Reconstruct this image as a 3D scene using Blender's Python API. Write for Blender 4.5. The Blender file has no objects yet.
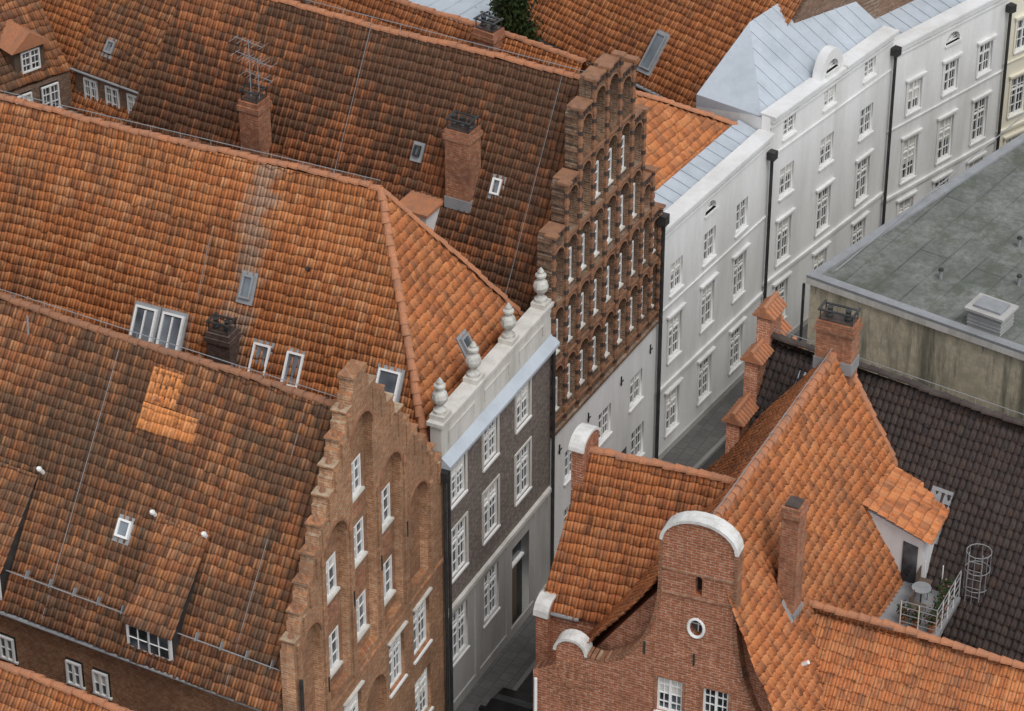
import bpy,bmesh,math,random
import numpy as np
from mathutils import Vector,Matrix
rnd=random.Random(7)
sc=bpy.context.scene
col=sc.collection
def V(x,y,z=0):return Vector((x,y,z))
def H(h):return Vector((0,0,h))
# ---------------------------------------------------------------- materials
class NT:
    def __init__(s,name,rough=.8,metal=0,spec=.3):
        s.m=bpy.data.materials.new(name);s.m.use_nodes=True
        s.t=s.m.node_tree;s.b=s.t.nodes['Principled BSDF']
        s.b.inputs['Roughness'].default_value=rough;s.b.inputs['Metallic'].default_value=metal
        s.b.inputs['Specular IOR Level'].default_value=spec
    def n(s,ty,**k):
        x=s.t.nodes.new(ty)
        for a,b in k.items():setattr(x,a,b)
        return x
    def l(s,a,b):s.t.links.new(a,b)
    def val(s,x,i,v):
        if isinstance(v,(int,float,tuple,list)):x.inputs[i].default_value=v
        else:s.l(v,x.inputs[i])
    def math(s,op,a,b=0,c=None):
        x=s.n('ShaderNodeMath',operation=op);s.val(x,0,a);s.val(x,1,b)
        if c is not None:s.val(x,2,c)
        return x.outputs[0]
    def mix(s,f,a,b,mode='MIX'):
        x=s.n('ShaderNodeMix',data_type='RGBA',blend_type=mode)
        s.val(x,0,f)
        for i,v in((6,a),(7,b)):
            if isinstance(v,(tuple,list)):x.inputs[i].default_value=tuple(v)[:3]+(1,)
            else:s.l(v,x.inputs[i])
        return x.outputs[2]
    def ramp(s,f,stops,interp='LINEAR'):
        x=s.n('ShaderNodeValToRGB');x.color_ramp.interpolation=interp
        e=x.color_ramp.elements
        while len(e)<len(stops):e.new(.5)
        for i,(p,c) in enumerate(stops):
            e[i].position=p
            e[i].color=(c,c,c,1) if isinstance(c,(int,float)) else tuple(c)+(1,)
        s.l(f,x.inputs[0]);return x.outputs[0]
    def noise(s,vec,scale,detail=3,rough=.6):
        x=s.n('ShaderNodeTexNoise');s.l(vec,x.inputs['Vector']);x.inputs['Scale'].default_value=scale
        x.inputs['Detail'].default_value=detail;x.inputs['Roughness'].default_value=rough
        return x.outputs[0]
    def mapv(s,vec,sc_,loc=(0,0,0)):
        x=s.n('ShaderNodeMapping');s.l(vec,x.inputs[0]);x.inputs['Scale'].default_value=sc_;x.inputs['Location'].default_value=loc
        return x.outputs[0]
    def col(s,c):
        if isinstance(c,(tuple,list)):s.b.inputs['Base Color'].default_value=tuple(c)+(1,)
        else:s.l(c,s.b.inputs['Base Color'])
    def bump(s,h,st=.4,d=.02):
        x=s.n('ShaderNodeBump');x.inputs['Strength'].default_value=st;x.inputs['Distance'].default_value=d
        s.l(h,x.inputs['Height']);s.l(x.outputs[0],s.b.inputs['Normal'])
def tilemat(name,pal,soot=(.09,.045,.03),lo=.45,hi=.65,samt=.7,nscale=.28,streak=.5,off=0,speck=.3,rough=.8,band=None,mixv=.65,lap_shade=.75,spk=(.22,.165,.11)):
    m=NT(name,rough,0,.2)
    uv=m.n('ShaderNodeUVMap').outputs[0]
    sx=m.n('ShaderNodeSeparateXYZ');m.l(uv,sx.inputs[0])
    fl=m.n('ShaderNodeCombineXYZ');m.l(m.math('FLOOR',sx.outputs[0]),fl.inputs[0]);m.l(m.math('FLOOR',sx.outputs[1]),fl.inputs[1])
    fl.inputs[2].default_value=off
    wn=m.n('ShaderNodeTexWhiteNoise',noise_dimensions='3D');m.l(fl.outputs[0],wn.inputs[0])
    k=len(pal);base=m.ramp(wn.outputs[0],[(i/k,p) for i,p in enumerate(pal)],'CONSTANT')
    bc=m.mix(mixv,pal[0],base)
    pos=m.n('ShaderNodeNewGeometry').outputs['Position']
    po=m.mapv(pos,(1,1,1),(off*13.1,off*7,0))
    big=m.noise(po,nscale,4,.7)
    jit=m.math('MULTIPLY_ADD',wn.outputs[0],.16,-.08)
    su=m.mapv(uv,(.9,.045,1),(off*3.3,off,0))
    stk=m.noise(su,1.0,4,.65)
    st=m.math('MULTIPLY',m.math('SUBTRACT',stk,.5),streak)
    tot=m.math('ADD',m.math('ADD',big,jit),st)
    f=m.ramp(tot,[(lo,0),(hi,1)])
    f=m.math('MULTIPLY',f,samt)
    c=m.mix(f,bc,soot)
    if band:
        d=m.math('ABSOLUTE',m.math('SUBTRACT',sx.outputs[0],band[0]))
        bb=m.math('SUBTRACT',1,m.math('DIVIDE',d,band[1]))
        bb=m.math('ADD',bb,m.math('MULTIPLY',m.math('SUBTRACT',m.noise(po,1.3,4,.7),.55),2.6))
        c=m.mix(m.ramp(bb,[(.1,0),(.7,.6)]),c,(.40,.34,.27))
    # rain streaks running down the slope
    c=m.mix(m.ramp(stk,[(.25,.4),(.42,0)]),c,(.12,.07,.045))
    fine=m.noise(po,3.6,4,.75)
    c=m.mix(m.ramp(fine,[(.5,0),(.70,speck)]),c,spk)
    c=m.mix(m.ramp(fine,[(.30,.65),(.50,0)]),c,(.09,.05,.033))
    fv=m.math('FRACT',sx.outputs[1])
    c=m.mix(m.ramp(fv,[(0,lap_shade),(.06,lap_shade*.35),(.13,0)]),c,(.03,.017,.012))  # shade along each row's lower edge, put into the tile colour
    fu=m.math('FRACT',sx.outputs[0])
    c=m.mix(m.ramp(fu,[(.30,0),(.42,lap_shade),(.58,0)]),c,(.03,.017,.012))  # crease shade beside the side lap, painted into the tile colour
    m.col(c)
    return m.m
M={}
def brick1(name,c1,c2,mortar,bw,rh,ms,dark,damt,vscale,world):
    m=NT(name,.85,0,.2)
    tc=m.n('ShaderNodeTexCoord').outputs['Object']
    sx=m.n('ShaderNodeSeparateXYZ');m.l(tc,sx.inputs[0])
    cb=m.n('ShaderNodeCombineXYZ')
    if world:m.l(m.math('SUBTRACT',sx.outputs[0],sx.outputs[1]),cb.inputs[0]);m.l(sx.outputs[2],cb.inputs[1])
    else:m.l(m.math('ADD',sx.outputs[0],sx.outputs[2]),cb.inputs[0]);m.l(sx.outputs[1],cb.inputs[1])
    b=m.n('ShaderNodeTexBrick');m.l(cb.outputs[0],b.inputs['Vector'])
    b.inputs['Color1'].default_value=c1+(1,);b.inputs['Color2'].default_value=c2+(1,);b.inputs['Mortar'].default_value=mortar+(1,)
    b.inputs['Scale'].default_value=1;b.inputs['Brick Width'].default_value=bw;b.inputs['Row Height'].default_value=rh
    b.inputs['Mortar Size'].default_value=ms;b.inputs['Mortar Smooth'].default_value=.3;b.inputs['Bias'].default_value=0
    n1=m.noise(tc,vscale,4,.7);n2=m.noise(tc,6,4,.75)
    c=m.mix(m.ramp(n1,[(.42,0),(.68,damt)]),b.outputs[0],dark)
    c=m.mix(m.ramp(n2,[(.35,.7),(.6,0)]),c,tuple(x*.4 for x in c1))
    c=m.mix(m.ramp(n2,[(.55,0),(.75,.5)]),c,mortar)
    m.col(c)
    m.bump(m.math('MULTIPLY_ADD',n2,.8,m.math('MULTIPLY',b.outputs[1],-1)),.8,.02)
    return m.m
def brickmat(key,name,c1,c2,mortar,bw=.24,rh=.08,ms=.012,dark=(.1,.06,.05),damt=.5,vscale=.5):
    M[key]=brick1(name,c1,c2,mortar,bw,rh,ms,dark,damt,vscale,False)
    M[key+'w']=brick1(name+'_walls',c1,c2,mortar,bw,rh,ms,dark,damt,vscale,True)
def plain(name,c,rough=.7,metal=0,var=.25,scale=1.2,dirt=(.2,.18,.15),damt=.3,spec=.3,vertical=False):
    m=NT(name,rough,metal,spec)
    pos=m.n('ShaderNodeNewGeometry').outputs['Position']
    p=m.mapv(pos,(1,1,.18 if vertical else 1))
    n=m.noise(p,scale,5,.65);n2=m.noise(pos,scale*9,3,.6)
    cc=m.mix(m.ramp(n,[(.42,0),(.75,damt)]),c,dirt)
    cc=m.mix(m.ramp(n2,[(.35,var),(.65,0)]),cc,tuple(x*.6 for x in c))
    m.col(cc);return m.m
O1=(.60,.215,.075);O2=(.68,.28,.11);O3=(.49,.165,.06);O4=(.37,.13,.055);O5=(.72,.35,.165)
TM={}
TM['L1']=tilemat('tiles_weathered_brown',[(.40,.155,.065),(.52,.215,.085),(.27,.115,.058),(.58,.265,.125),(.20,.095,.055),(.43,.15,.062),(.34,.18,.10)],(.125,.075,.048),.38,.62,.82,.3,.6,1,.5,mixv=.75)
TM['B2']=tilemat('tiles_orange',[O1,O2,O3,O1,O5,O4,O2],(.27,.13,.07),.46,.70,.7,.25,.6,2,.35,band=(89,4))
TM['B3']=tilemat('tiles_soot_brown',[(.42,.155,.065),(.55,.21,.085),(.30,.12,.055),(.46,.175,.07),(.23,.10,.055)],(.13,.072,.045),.40,.54,.87,.2,.35,3,.4)
TM['R1']=tilemat('tiles_red_orange',[(.60,.21,.08),O1,(.45,.155,.06),O2,(.64,.265,.115),(.35,.14,.065)],(.24,.115,.065),.47,.73,.6,.3,.55,4,.35)
TM['BG']=tilemat('tiles_orange_far',[O1,O3,O2,O4,(.62,.24,.10)],(.24,.12,.07),.45,.72,.6,.25,.5,5,.35)
TM['DK']=tilemat('tiles_dark_glazed',[(.042,.032,.03),(.056,.042,.038),(.032,.026,.026),(.07,.052,.045)],(.03,.025,.025),.5,.7,.4,.3,.2,6,.15,.5,spk=(.09,.08,.07))
TM['NEW']=tilemat('tiles_new_orange',[(.80,.32,.11),(.76,.29,.10),(.82,.36,.15)],(.6,.24,.10),.6,.8,.3,.5,.1,7,.05,lap_shade=.4)
M['ridge']=plain('ridge_tile_clay',(.52,.22,.11),.85,0,.6,2.2,(.24,.15,.11),.9)
M['ridged']=plain('ridge_tile_brown',(.38,.175,.095),.85,0,.6,2.5,(.18,.12,.09),.9)
M['ridgek']=plain('ridge_tile_dark',(.06,.045,.04),.6)
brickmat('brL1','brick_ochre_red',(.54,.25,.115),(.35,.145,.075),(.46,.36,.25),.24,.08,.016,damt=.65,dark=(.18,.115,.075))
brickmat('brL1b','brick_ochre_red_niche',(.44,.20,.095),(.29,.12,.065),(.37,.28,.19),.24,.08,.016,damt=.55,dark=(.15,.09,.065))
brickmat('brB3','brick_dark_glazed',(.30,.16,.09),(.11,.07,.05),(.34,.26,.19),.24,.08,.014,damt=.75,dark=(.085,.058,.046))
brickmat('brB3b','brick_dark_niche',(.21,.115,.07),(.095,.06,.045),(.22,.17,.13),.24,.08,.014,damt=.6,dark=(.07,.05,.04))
brickmat('brG','brick_grey_brown',(.25,.20,.17),(.18,.145,.125),(.36,.33,.30),.24,.08,.012,damt=.4,dark=(.15,.12,.105))
brickmat('brR1','brick_red',(.52,.175,.08),(.36,.115,.055),(.56,.42,.32),.26,.085,.014,damt=.4,dark=(.25,.10,.06))
brickmat('brCh','brick_chimney',(.52,.20,.10),(.36,.13,.07),(.42,.32,.23),.24,.08,.013,damt=.75,dark=(.15,.08,.055),vscale=1.2)
brickmat('brChd','brick_chimney_dark',(.15,.08,.06),(.09,.06,.05),(.15,.12,.11),.24,.08,.013,damt=.5,dark=(.05,.04,.035),vscale=1.2)
brickmat('brBk','brick_rear_wall',(.30,.17,.11),(.19,.115,.08),(.32,.26,.21),.24,.08,.013,damt=.5,dark=(.14,.095,.07))
M['ribd']=plain('glazed_brick_black',(.07,.048,.04),.45,0,.4,4)
M['ribr']=plain('moulded_brick_red',(.34,.17,.095),.8,0,.6,4,(.13,.08,.06),.9)
M['white']=plain('white_plaster',(.76,.76,.75),.85,0,.10,.7,(.48,.47,.44),.7,vertical=True)
M['whitef']=plain('white_paint',(.82,.82,.80),.5,0,.08,2,(.58,.57,.54),.3)
M['cream']=plain('cream_stucco_trim',(.66,.64,.59),.8,0,.2,1.5,(.36,.34,.29),.8,vertical=True)
M['cope']=plain('weathered_white_coping',(.72,.71,.68),.8,0,.3,3,(.40,.39,.35),.9)
M['greybase']=plain('grey_stucco_base',(.44,.43,.41),.8,0,.15,1.2,(.26,.25,.23),.7,vertical=True)
M['zinc']=plain('zinc_sheet',(.50,.55,.60),.5,.1,.15,.8,(.34,.38,.41),.7)
M['lead']=plain('lead_flashing',(.32,.33,.34),.6,.1,.25,2,(.18,.18,.18),.6)
M['dark']=plain('dark_metal',(.035,.035,.037),.5,.2,.1,2)
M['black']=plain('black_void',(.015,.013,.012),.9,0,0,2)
M['wood']=plain('old_wood',(.12,.085,.06),.85)
M['stonev']=plain('vase_stone',(.60,.59,.54),.9,0,.4,5,(.22,.21,.18),.9)
M['yellow']=plain('pale_cream_plaster',(.76,.72,.60),.8,0,.06,.8,(.6,.55,.42),.3)
g=NT('window_glass',.08,0,.6)
pos=g.n('ShaderNodeNewGeometry').outputs['Position'];nz=g.noise(pos,1.1,2,.5)
g.col(g.ramp(nz,[(.35,(.012,.014,.017)),(.5,(.04,.048,.055)),(.68,(.15,.16,.17))]));M['glass']=g.m
g=NT('skylight_glass',.12,.0,.8);pos=g.n('ShaderNodeNewGeometry').outputs['Position'];nz=g.noise(pos,.9,2,.5)
g.col(g.ramp(nz,[(.3,(.05,.06,.07)),(.7,(.22,.25,.28))]));M['sky']=g.m
def stainmat():
    m=NT('stained_beige_render',.9)
    pos=m.n('ShaderNodeNewGeometry').outputs['Position']
    c=m.mix(m.ramp(m.noise(pos,.5,5,.6),[(.35,0),(.7,.6)]),(.66,.58,.43),(.50,.45,.30))
    v=m.mapv(pos,(1.1,1.1,.12));n=m.noise(v,1.0,5,.75)
    c=m.mix(m.ramp(n,[(.48,0),(.62,.88)]),c,(.12,.115,.09))
    c=m.mix(m.ramp(m.noise(pos,3,5,.7),[(.4,.45),(.6,0)]),c,(.25,.24,.18))
    m.col(c);return m.m
M['stain']=stainmat()
def feltmat():
    m=NT('bitumen_roof_felt',.9)
    tc=m.n('ShaderNodeTexCoord').outputs['Object']
    sx=m.n('ShaderNodeSeparateXYZ');m.l(tc,sx.inputs[0])
    cb=m.n('ShaderNodeCombineXYZ');m.l(sx.outputs[0],cb.inputs[1]);m.l(sx.outputs[2],cb.inputs[0])
    b=m.n('ShaderNodeTexBrick');m.l(cb.outputs[0],b.inputs['Vector']);b.inputs['Scale'].default_value=1
    b.inputs['Brick Width'].default_value=7;b.inputs['Row Height'].default_value=1.0;b.inputs['Mortar Size'].default_value=.03
    b.inputs['Color1'].default_value=(.165,.17,.155,1);b.inputs['Color2'].default_value=(.14,.145,.135,1);b.inputs['Mortar'].default_value=(.075,.08,.075,1)
    n=m.noise(tc,.45,6,.75);n2=m.noise(tc,5,5,.75)
    c=m.mix(m.ramp(n,[(.42,0),(.66,.8)]),b.outputs[0],(.27,.28,.25))
    c=m.mix(m.ramp(n2,[(.35,.6),(.6,0)]),c,(.08,.09,.075))
    n3=m.noise(tc,.6,5,.75)
    c=m.mix(m.ramp(n3,[(.50,0),(.60,.7)]),c,(.085,.095,.07))
    m.col(c);return m.m
M['felt']=feltmat()
def groundmat():
    m=NT('cobbled_ground',.9)
    pos=m.n('ShaderNodeNewGeometry').outputs['Position']
    v=m.n('ShaderNodeTexVoronoi');m.l(pos,v.inputs[0]);v.inputs['Scale'].default_value=6
    c=m.mix(m.ramp(v.outputs[0],[(.2,0),(.5,1)]),(.12,.115,.10),(.05,.045,.04))
    c=m.mix(m.ramp(m.noise(pos,.4,5,.6),[(.4,0),(.7,.5)]),c,(.14,.13,.12))
    m.col(c);return m.m
M['ground']=groundmat()
M['asph']=plain('road_asphalt',(.05,.049,.047),.85,0,.4,1.5,(.085,.082,.078),.5)
M['leaf']=plain('foliage',(.035,.06,.018),.7,0,.5,2,(.07,.10,.03),.6)
M['bark']=plain('bark',(.08,.06,.045),.9)
M['car']=plain('car_black_paint',(.012,.012,.014),.15,.3,0,2,(.02,.02,.02),.1,.6)
M['terra']=plain('terracotta_pot',(.4,.16,.08),.8)
M['flower']=plain('flowers',(.6,.25,.3),.8)
M['lamp']=plain('red_tail_lamp',(.35,.02,.02),.3)
# ---------------------------------------------------------------- frames and builders
def empty(name):
    e=bpy.data.objects.new(name,None);col.objects.link(e);return e
def frame(o,d):
    d=Vector((d[0],d[1],0)).normalized();u=V(0,0,1);n=d.cross(u)
    m=Matrix.Identity(4)
    for i in range(3):m[i][0]=d[i];m[i][1]=u[i];m[i][2]=n[i];m[i][3]=o[i]
    return m
def rframe(p0,p1,p2):
    X=(p1-p0).normalized();n=X.cross(p2-p0).normalized();Y=n.cross(X)
    m=Matrix.Identity(4)
    for i in range(3):m[i][0]=X[i];m[i][1]=Y[i];m[i][2]=n[i];m[i][3]=p0[i]
    return m
class MB:
    def __init__(s):s.v=[];s.f=[];s.m=[];s.mats=[]
    def mi(s,k):
        k=M[k] if isinstance(k,str) else k
        if k not in s.mats:s.mats.append(k)
        return s.mats.index(k)
    def add(s,vs,fs,k):
        b=len(s.v);s.v+=[tuple(x) for x in vs];i=s.mi(k)
        for f in fs:s.f.append([b+j for j in f]);s.m.append(i)
    def box(s,x0,x1,y0,y1,z0,z1,k):
        vs=[(x,y,z) for z in(z0,z1) for y in(y0,y1) for x in(x0,x1)]
        s.add(vs,[(0,2,3,1),(4,5,7,6),(0,1,5,4),(2,6,7,3),(0,4,6,2),(1,3,7,5)],k)
    def prism(s,poly,z0,z1,k):
        n=len(poly);vs=[(x,y,z0) for x,y in poly]+[(x,y,z1) for x,y in poly]
        s.add(vs,[tuple(range(n-1,-1,-1)),tuple(range(n,2*n))]+[(i,(i+1)%n,n+(i+1)%n,n+i) for i in range(n)],k)
    def block(s,base,z0,z1,k):
        n=len(base);vs=[(p.x,p.y,z0) for p in base]+[(p.x,p.y,z1) for p in base]
        s.add(vs,[tuple(range(n-1,-1,-1)),tuple(range(n,2*n))]+[(i,(i+1)%n,n+(i+1)%n,n+i) for i in range(n)],k)
    def face(s,pts,k):s.add(pts,[tuple(range(len(pts)))],k)
    def cyl(s,p,q,r0,r1,n,k,cap=True):
        p=Vector(p);q=Vector(q);a=(q-p).normalized();t=a.orthogonal().normalized();b=a.cross(t)
        vs=[]
        for c,r in((p,r0),(q,r1)):
            for i in range(n):
                an=2*math.pi*i/n;vs.append(c+t*(r*math.cos(an))+b*(r*math.sin(an)))
        fs=[(i,(i+1)%n,n+(i+1)%n,n+i) for i in range(n)]
        if cap:fs+=[tuple(range(n-1,-1,-1)),tuple(range(n,2*n))]
        s.add(vs,fs,k)
    def lathe(s,cx,y0,cz,prof,n,k):
        vs=[];
        for r,y in prof:
            for i in range(n):
                an=2*math.pi*i/n;vs.append((cx+r*math.cos(an),y0+y,cz+r*math.sin(an)))
        fs=[]
        for j in range(len(prof)-1):
            for i in range(n):fs.append((j*n+i,(j+1)*n+i,(j+1)*n+(i+1)%n,j*n+(i+1)%n))
        fs.append(tuple(range((len(prof)-1)*n,len(prof)*n)))
        s.add(vs,fs,k)
    def strip(s,path,w,z0,z1,k):
        n=len(path);vs=[]
        for i in range(n):
            a=Vector(path[max(i-1,0)]);b=Vector(path[min(i+1,n-1)]);d=(b-a).normalized();nn=Vector((-d.y,d.x))
            p=Vector(path[i]);q=p-nn*w
            vs+=[(p.x,p.y,z0),(q.x,q.y,z0),(q.x,q.y,z1),(p.x,p.y,z1)]
        fs=[(3,2,1,0),tuple(4*(n-1)+j for j in range(4))]
        for i in range(n-1):
            for j in range(4):fs.append((4*i+j,4*i+(j+1)%4,4*i+4+(j+1)%4,4*i+4+j))
        s.add(vs,fs,k)
    def obj(s,name,mat=None,parent=None):
        me=bpy.data.meshes.new(name);me.from_pydata(s.v,[],s.f)
        for k in s.mats:me.materials.append(k)
        me.polygons.foreach_set('material_index',s.m)
        me.update();bm=bmesh.new();bm.from_mesh(me);bmesh.ops.recalc_face_normals(bm,faces=bm.faces);bm.to_mesh(me);bm.free()
        o=bpy.data.objects.new(name,me);col.objects.link(o)
        if mat is not None:o.matrix_world=mat
        if parent:o.parent=parent
        return o
def arch(x,y,w,h,n=8):
    r=w/2;pts=[(x-r,y),(x+r,y)];sp=y+h-r
    for i in range(n+1):
        a=math.pi*i/n;pts.append((x+r*math.cos(a),sp+r*math.sin(a)))
    return pts
def rect(x,y,w,h):return[(x-w/2,y-h/2),(x+w/2,y-h/2),(x+w/2,y+h/2),(x-w/2,y+h/2)]
def slab(name,F,outline,holes,th,mat,parent,zfront=0):
    cu=bpy.data.curves.new(name,'CURVE');cu.dimensions='2D';cu.fill_mode='BOTH';cu.extrude=th/2
    for pts in[outline]+holes:
        sp=cu.splines.new('POLY');sp.points.add(len(pts)-1)
        for i,(x,y) in enumerate(pts):sp.points[i].co=(x,y,0,1)
        sp.use_cyclic_u=True
    t=bpy.data.objects.new('tmp',cu);col.objects.link(t)
    dg=bpy.context.evaluated_depsgraph_get();dg.update()
    me=bpy.data.meshes.new_from_object(t.evaluated_get(dg));bpy.data.objects.remove(t)
    me.materials.clear();me.materials.append(M[mat] if isinstance(mat,str) else mat)
    me.transform(Matrix.Translation((0,0,zfront-th/2)))
    o=bpy.data.objects.new(name,me);col.objects.link(o);o.matrix_world=F
    if parent:o.parent=parent
    return o
def window(b,x,y,w,h,nc=2,nr=4,z=-.12,k='whitef',trim=None,sill=True,glass='glass',tr=True):
    x0,x1,y0,y1=x-w/2,x+w/2,y-h/2,y+h/2;fw=.055
    b.box(x0,x1,y0,y1,z-.05,z-.03,glass)
    if rnd.random()<.35:
        b.box(x0+.04,x1-.04,y0+h*rnd.uniform(.3,.7),y1-.04,z-.029,z-.024,'cream')
    b.box(x0,x0+fw,y0,y1,z-.03,z+.04,k);b.box(x1-fw,x1,y0,y1,z-.03,z+.04,k)
    b.box(x0+fw,x1-fw,y0,y0+fw,z-.03,z+.04,k);b.box(x0+fw,x1-fw,y1-fw,y1,z-.03,z+.04,k)
    b.box(x-.035,x+.035,y0+fw,y1-fw,z-.03,z+.035,k)
    if tr:
        yt=y0+h*.66;b.box(x0+fw,x-.035,yt-.03,yt+.03,z-.03,z+.03,k);b.box(x+.035,x1-fw,yt-.03,yt+.03,z-.03,z+.03,k)
    for j in range(1,nr):
        yy=y0+h*j/nr
        if tr and abs(yy-(y0+h*.66))<.12:continue
        b.box(x0+fw,x-.035,yy-.014,yy+.014,z-.02,z+.01,k);b.box(x+.035,x1-fw,yy-.014,yy+.014,z-.02,z+.01,k)
    if nc>2:
        for q in((x0+x)/2,(x1+x)/2):b.box(q-.013,q+.013,y0+fw,y1-fw,z-.02,z+.005,k)
    if sill:b.box(x0-.06,x1+.06,y0-.07,y0-.003,-.1,.07,trim or k)
def trimrect(b,x,y,w,h,t,d,k):
    x0,x1,y0,y1=x-w/2,x+w/2,y-h/2,y+h/2
    b.box(x0-t,x0,y0,y1,.003,d,k);b.box(x1,x1+t,y0,y1,.003,d,k);b.box(x0-t,x1+t,y1,y1+t,.003,d,k)
def wm(k):return k+'w' if isinstance(k,str) and k+'w' in M else k
def solid(name,pts_base,ztops,ridge,mat,parent):
    A,B,C,D=pts_base;v=[p.copy() for p in(A,B,C,D)]
    for p,zt in zip((A,B,C,D),ztops):v.append(V(p.x,p.y,zt-.2))
    v+=[p-H(.2) for p in ridge]
    f=[(0,1,5,8,4),(3,7,9,6,2),(1,2,6,5),(0,4,7,3),(4,8,9,7),(5,6,9,8),(0,3,2,1)]
    b=MB();b.add(v,f,wm(mat));return b.obj(name,None,parent)
TR=np.random.RandomState(3)
FU=[0,.10,.22,.34,.42,.70];FZ=[.022,.05,.052,.024,.002,-.004]
def tiles(name,pts,mat,parent,cw=.2,rh=.29,off=0.0,amp=1.0,sag=.05):
    """Pantiled roof plane. pts[0]->pts[1] is the eave, left to right seen from outside."""
    F=rframe(pts[0],pts[1],pts[2]);Fi=F.inverted()
    L=[Fi@p for p in pts];L=[(p.x,p.y) for p in L]
    x0=min(p[0] for p in L);x1=max(p[0] for p in L);y0=min(p[1] for p in L);y1=max(p[1] for p in L)
    nc=int(math.ceil((x1-x0)/cw));nr=int(math.ceil((y1-y0)/rh));S=len(FU)
    fu=np.array(FU);fz=np.array(FZ)*amp
    xs=(np.arange(nc)[:,None]+fu[None,:]).ravel();xs=np.append(xs,nc)
    prof=np.append(np.tile(fz,nc),fz[0]);NX=len(xs)
    V3=np.zeros((nr,3,NX,3));UV=np.zeros((nr,3,NX,2))
    drift=np.cumsum(TR.uniform(-.008,.008,nr+1))
    for r in range(nr):
        slip=(TR.rand(nc)<.012)*.06
        jt=np.append(np.repeat(TR.uniform(-.010,.014,nc)+slip*.4,S),0)
        jl=np.append(np.repeat(TR.uniform(-.024,.024,nc)-slip,S),0)
        for k,(rr,zz,vv) in enumerate(((r,-.008,.01),(r,.030,.02),(r+1,.008,.985))):
            wob=sag*np.sin(xs*cw*.9+rr*.13+off*3)*np.sin(rr*.35+off)+sag*.5*np.sin(xs*cw*.37+off)
            V3[r,k,:,0]=xs*cw+x0+drift[r]
            V3[r,k,:,1]=rr*rh+(.03 if k==2 else 0)+y0+(jl if k<2 else 0)+.04*np.sin(xs*cw*.6+off)
            V3[r,k,:,2]=(prof if k else prof*.3)+zz+(jt if k==1 else 0)+wob+.03
            UV[r,k,:,0]=xs;UV[r,k,:,1]=r+vv
    idx=np.arange(nr*3*NX).reshape(nr,3,NX)
    a=idx[:,:2,:-1];b=idx[:,:2,1:];c=idx[:,1:,1:];d=idx[:,1:,:-1]
    fc=np.stack([a,b,c,d],-1).reshape(-1,4)
    me=bpy.data.meshes.new(name)
    me.vertices.add(nr*3*NX);me.vertices.foreach_set('co',V3.ravel())
    nf=len(fc);me.loops.add(nf*4);me.loops.foreach_set('vertex_index',fc.ravel())
    me.polygons.add(nf);me.polygons.foreach_set('loop_start',np.arange(nf)*4);me.polygons.foreach_set('loop_total',np.full(nf,4))
    uvl=me.uv_layers.new(name='UVMap');uvf=UV.reshape(-1,2)[fc.ravel()]
    q=uvf.reshape(-1,4,2);mn=np.floor(q[:,:,0].min(1)+1e-6)[:,None];q[:,:,0]=np.clip(q[:,:,0],mn+.001,mn+.999)
    uvl.data.foreach_set('uv',q.ravel())
    me.update(calc_edges=True)
    bm=bmesh.new();bm.from_mesh(me)
    n=len(L);ar=sum(L[i][0]*L[(i+1)%n][1]-L[(i+1)%n][0]*L[i][1] for i in range(n))
    for i in range(n):
        p=Vector(L[i]);q=Vector(L[(i+1)%n]);e=q-p
        if e.length<1e-3:continue
        if abs(e.y)<1e-3 and abs(p.y-y0)<1e-3:continue
        nm=Vector((e.y,-e.x,0))*(1 if ar>0 else -1)
        bmesh.ops.bisect_plane(bm,geom=bm.verts[:]+bm.edges[:]+bm.faces[:],plane_co=(p.x,p.y,0),plane_no=nm.normalized(),clear_outer=True)
    bm.to_mesh(me);bm.free()
    me.materials.append(mat)
    o=bpy.data.objects.new(name,me);col.objects.link(o);o.matrix_world=F
    if parent:o.parent=parent
    return F
def ridge(b,p,q,k='ridge',r=.11,step=.33,lift=.03):
    d=(q-p);L=d.length;d.normalize();n=max(1,int(L/step));st=L/n
    side=d.cross(V(0,0,1)).normalized();up=side.cross(d)
    for i in range(n):
        sg=.04*math.sin(i*.21);a=p+d*(i*st)+H(sg);e=a+d*(st+.04);jr=rnd.uniform(-.02,.02);js=side*rnd.uniform(-.02,.02);vs=[]
        for c,rr in((a,r+.03),(e,r-.01)):
            for j in range(7):
                an=math.pi*j/6;vs.append(c+js+side*(rr*math.cos(an))+up*(rr*math.sin(an)*.9+lift+jr-.02))
        b.add(vs,[(j,j+1,8+j,7+j) for j in range(6)]+[tuple(range(6,-1,-1)),tuple(range(7,14))],k)
def wire(b,p,q,k='lead',r=.012,step=1.0,lift=.25):
    b.cyl(p+H(lift),q+H(lift),r,r,4,k);L=(q-p).length;n=int(L/step)
    for i in range(n):
        c=p+(q-p)*((i+.5)/n);b.cyl(c,c+H(lift),.01,.01,4,k)
def gutter(b,p,q,k='lead',r=.07):b.cyl(p,q,r,r,8,k)
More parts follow.
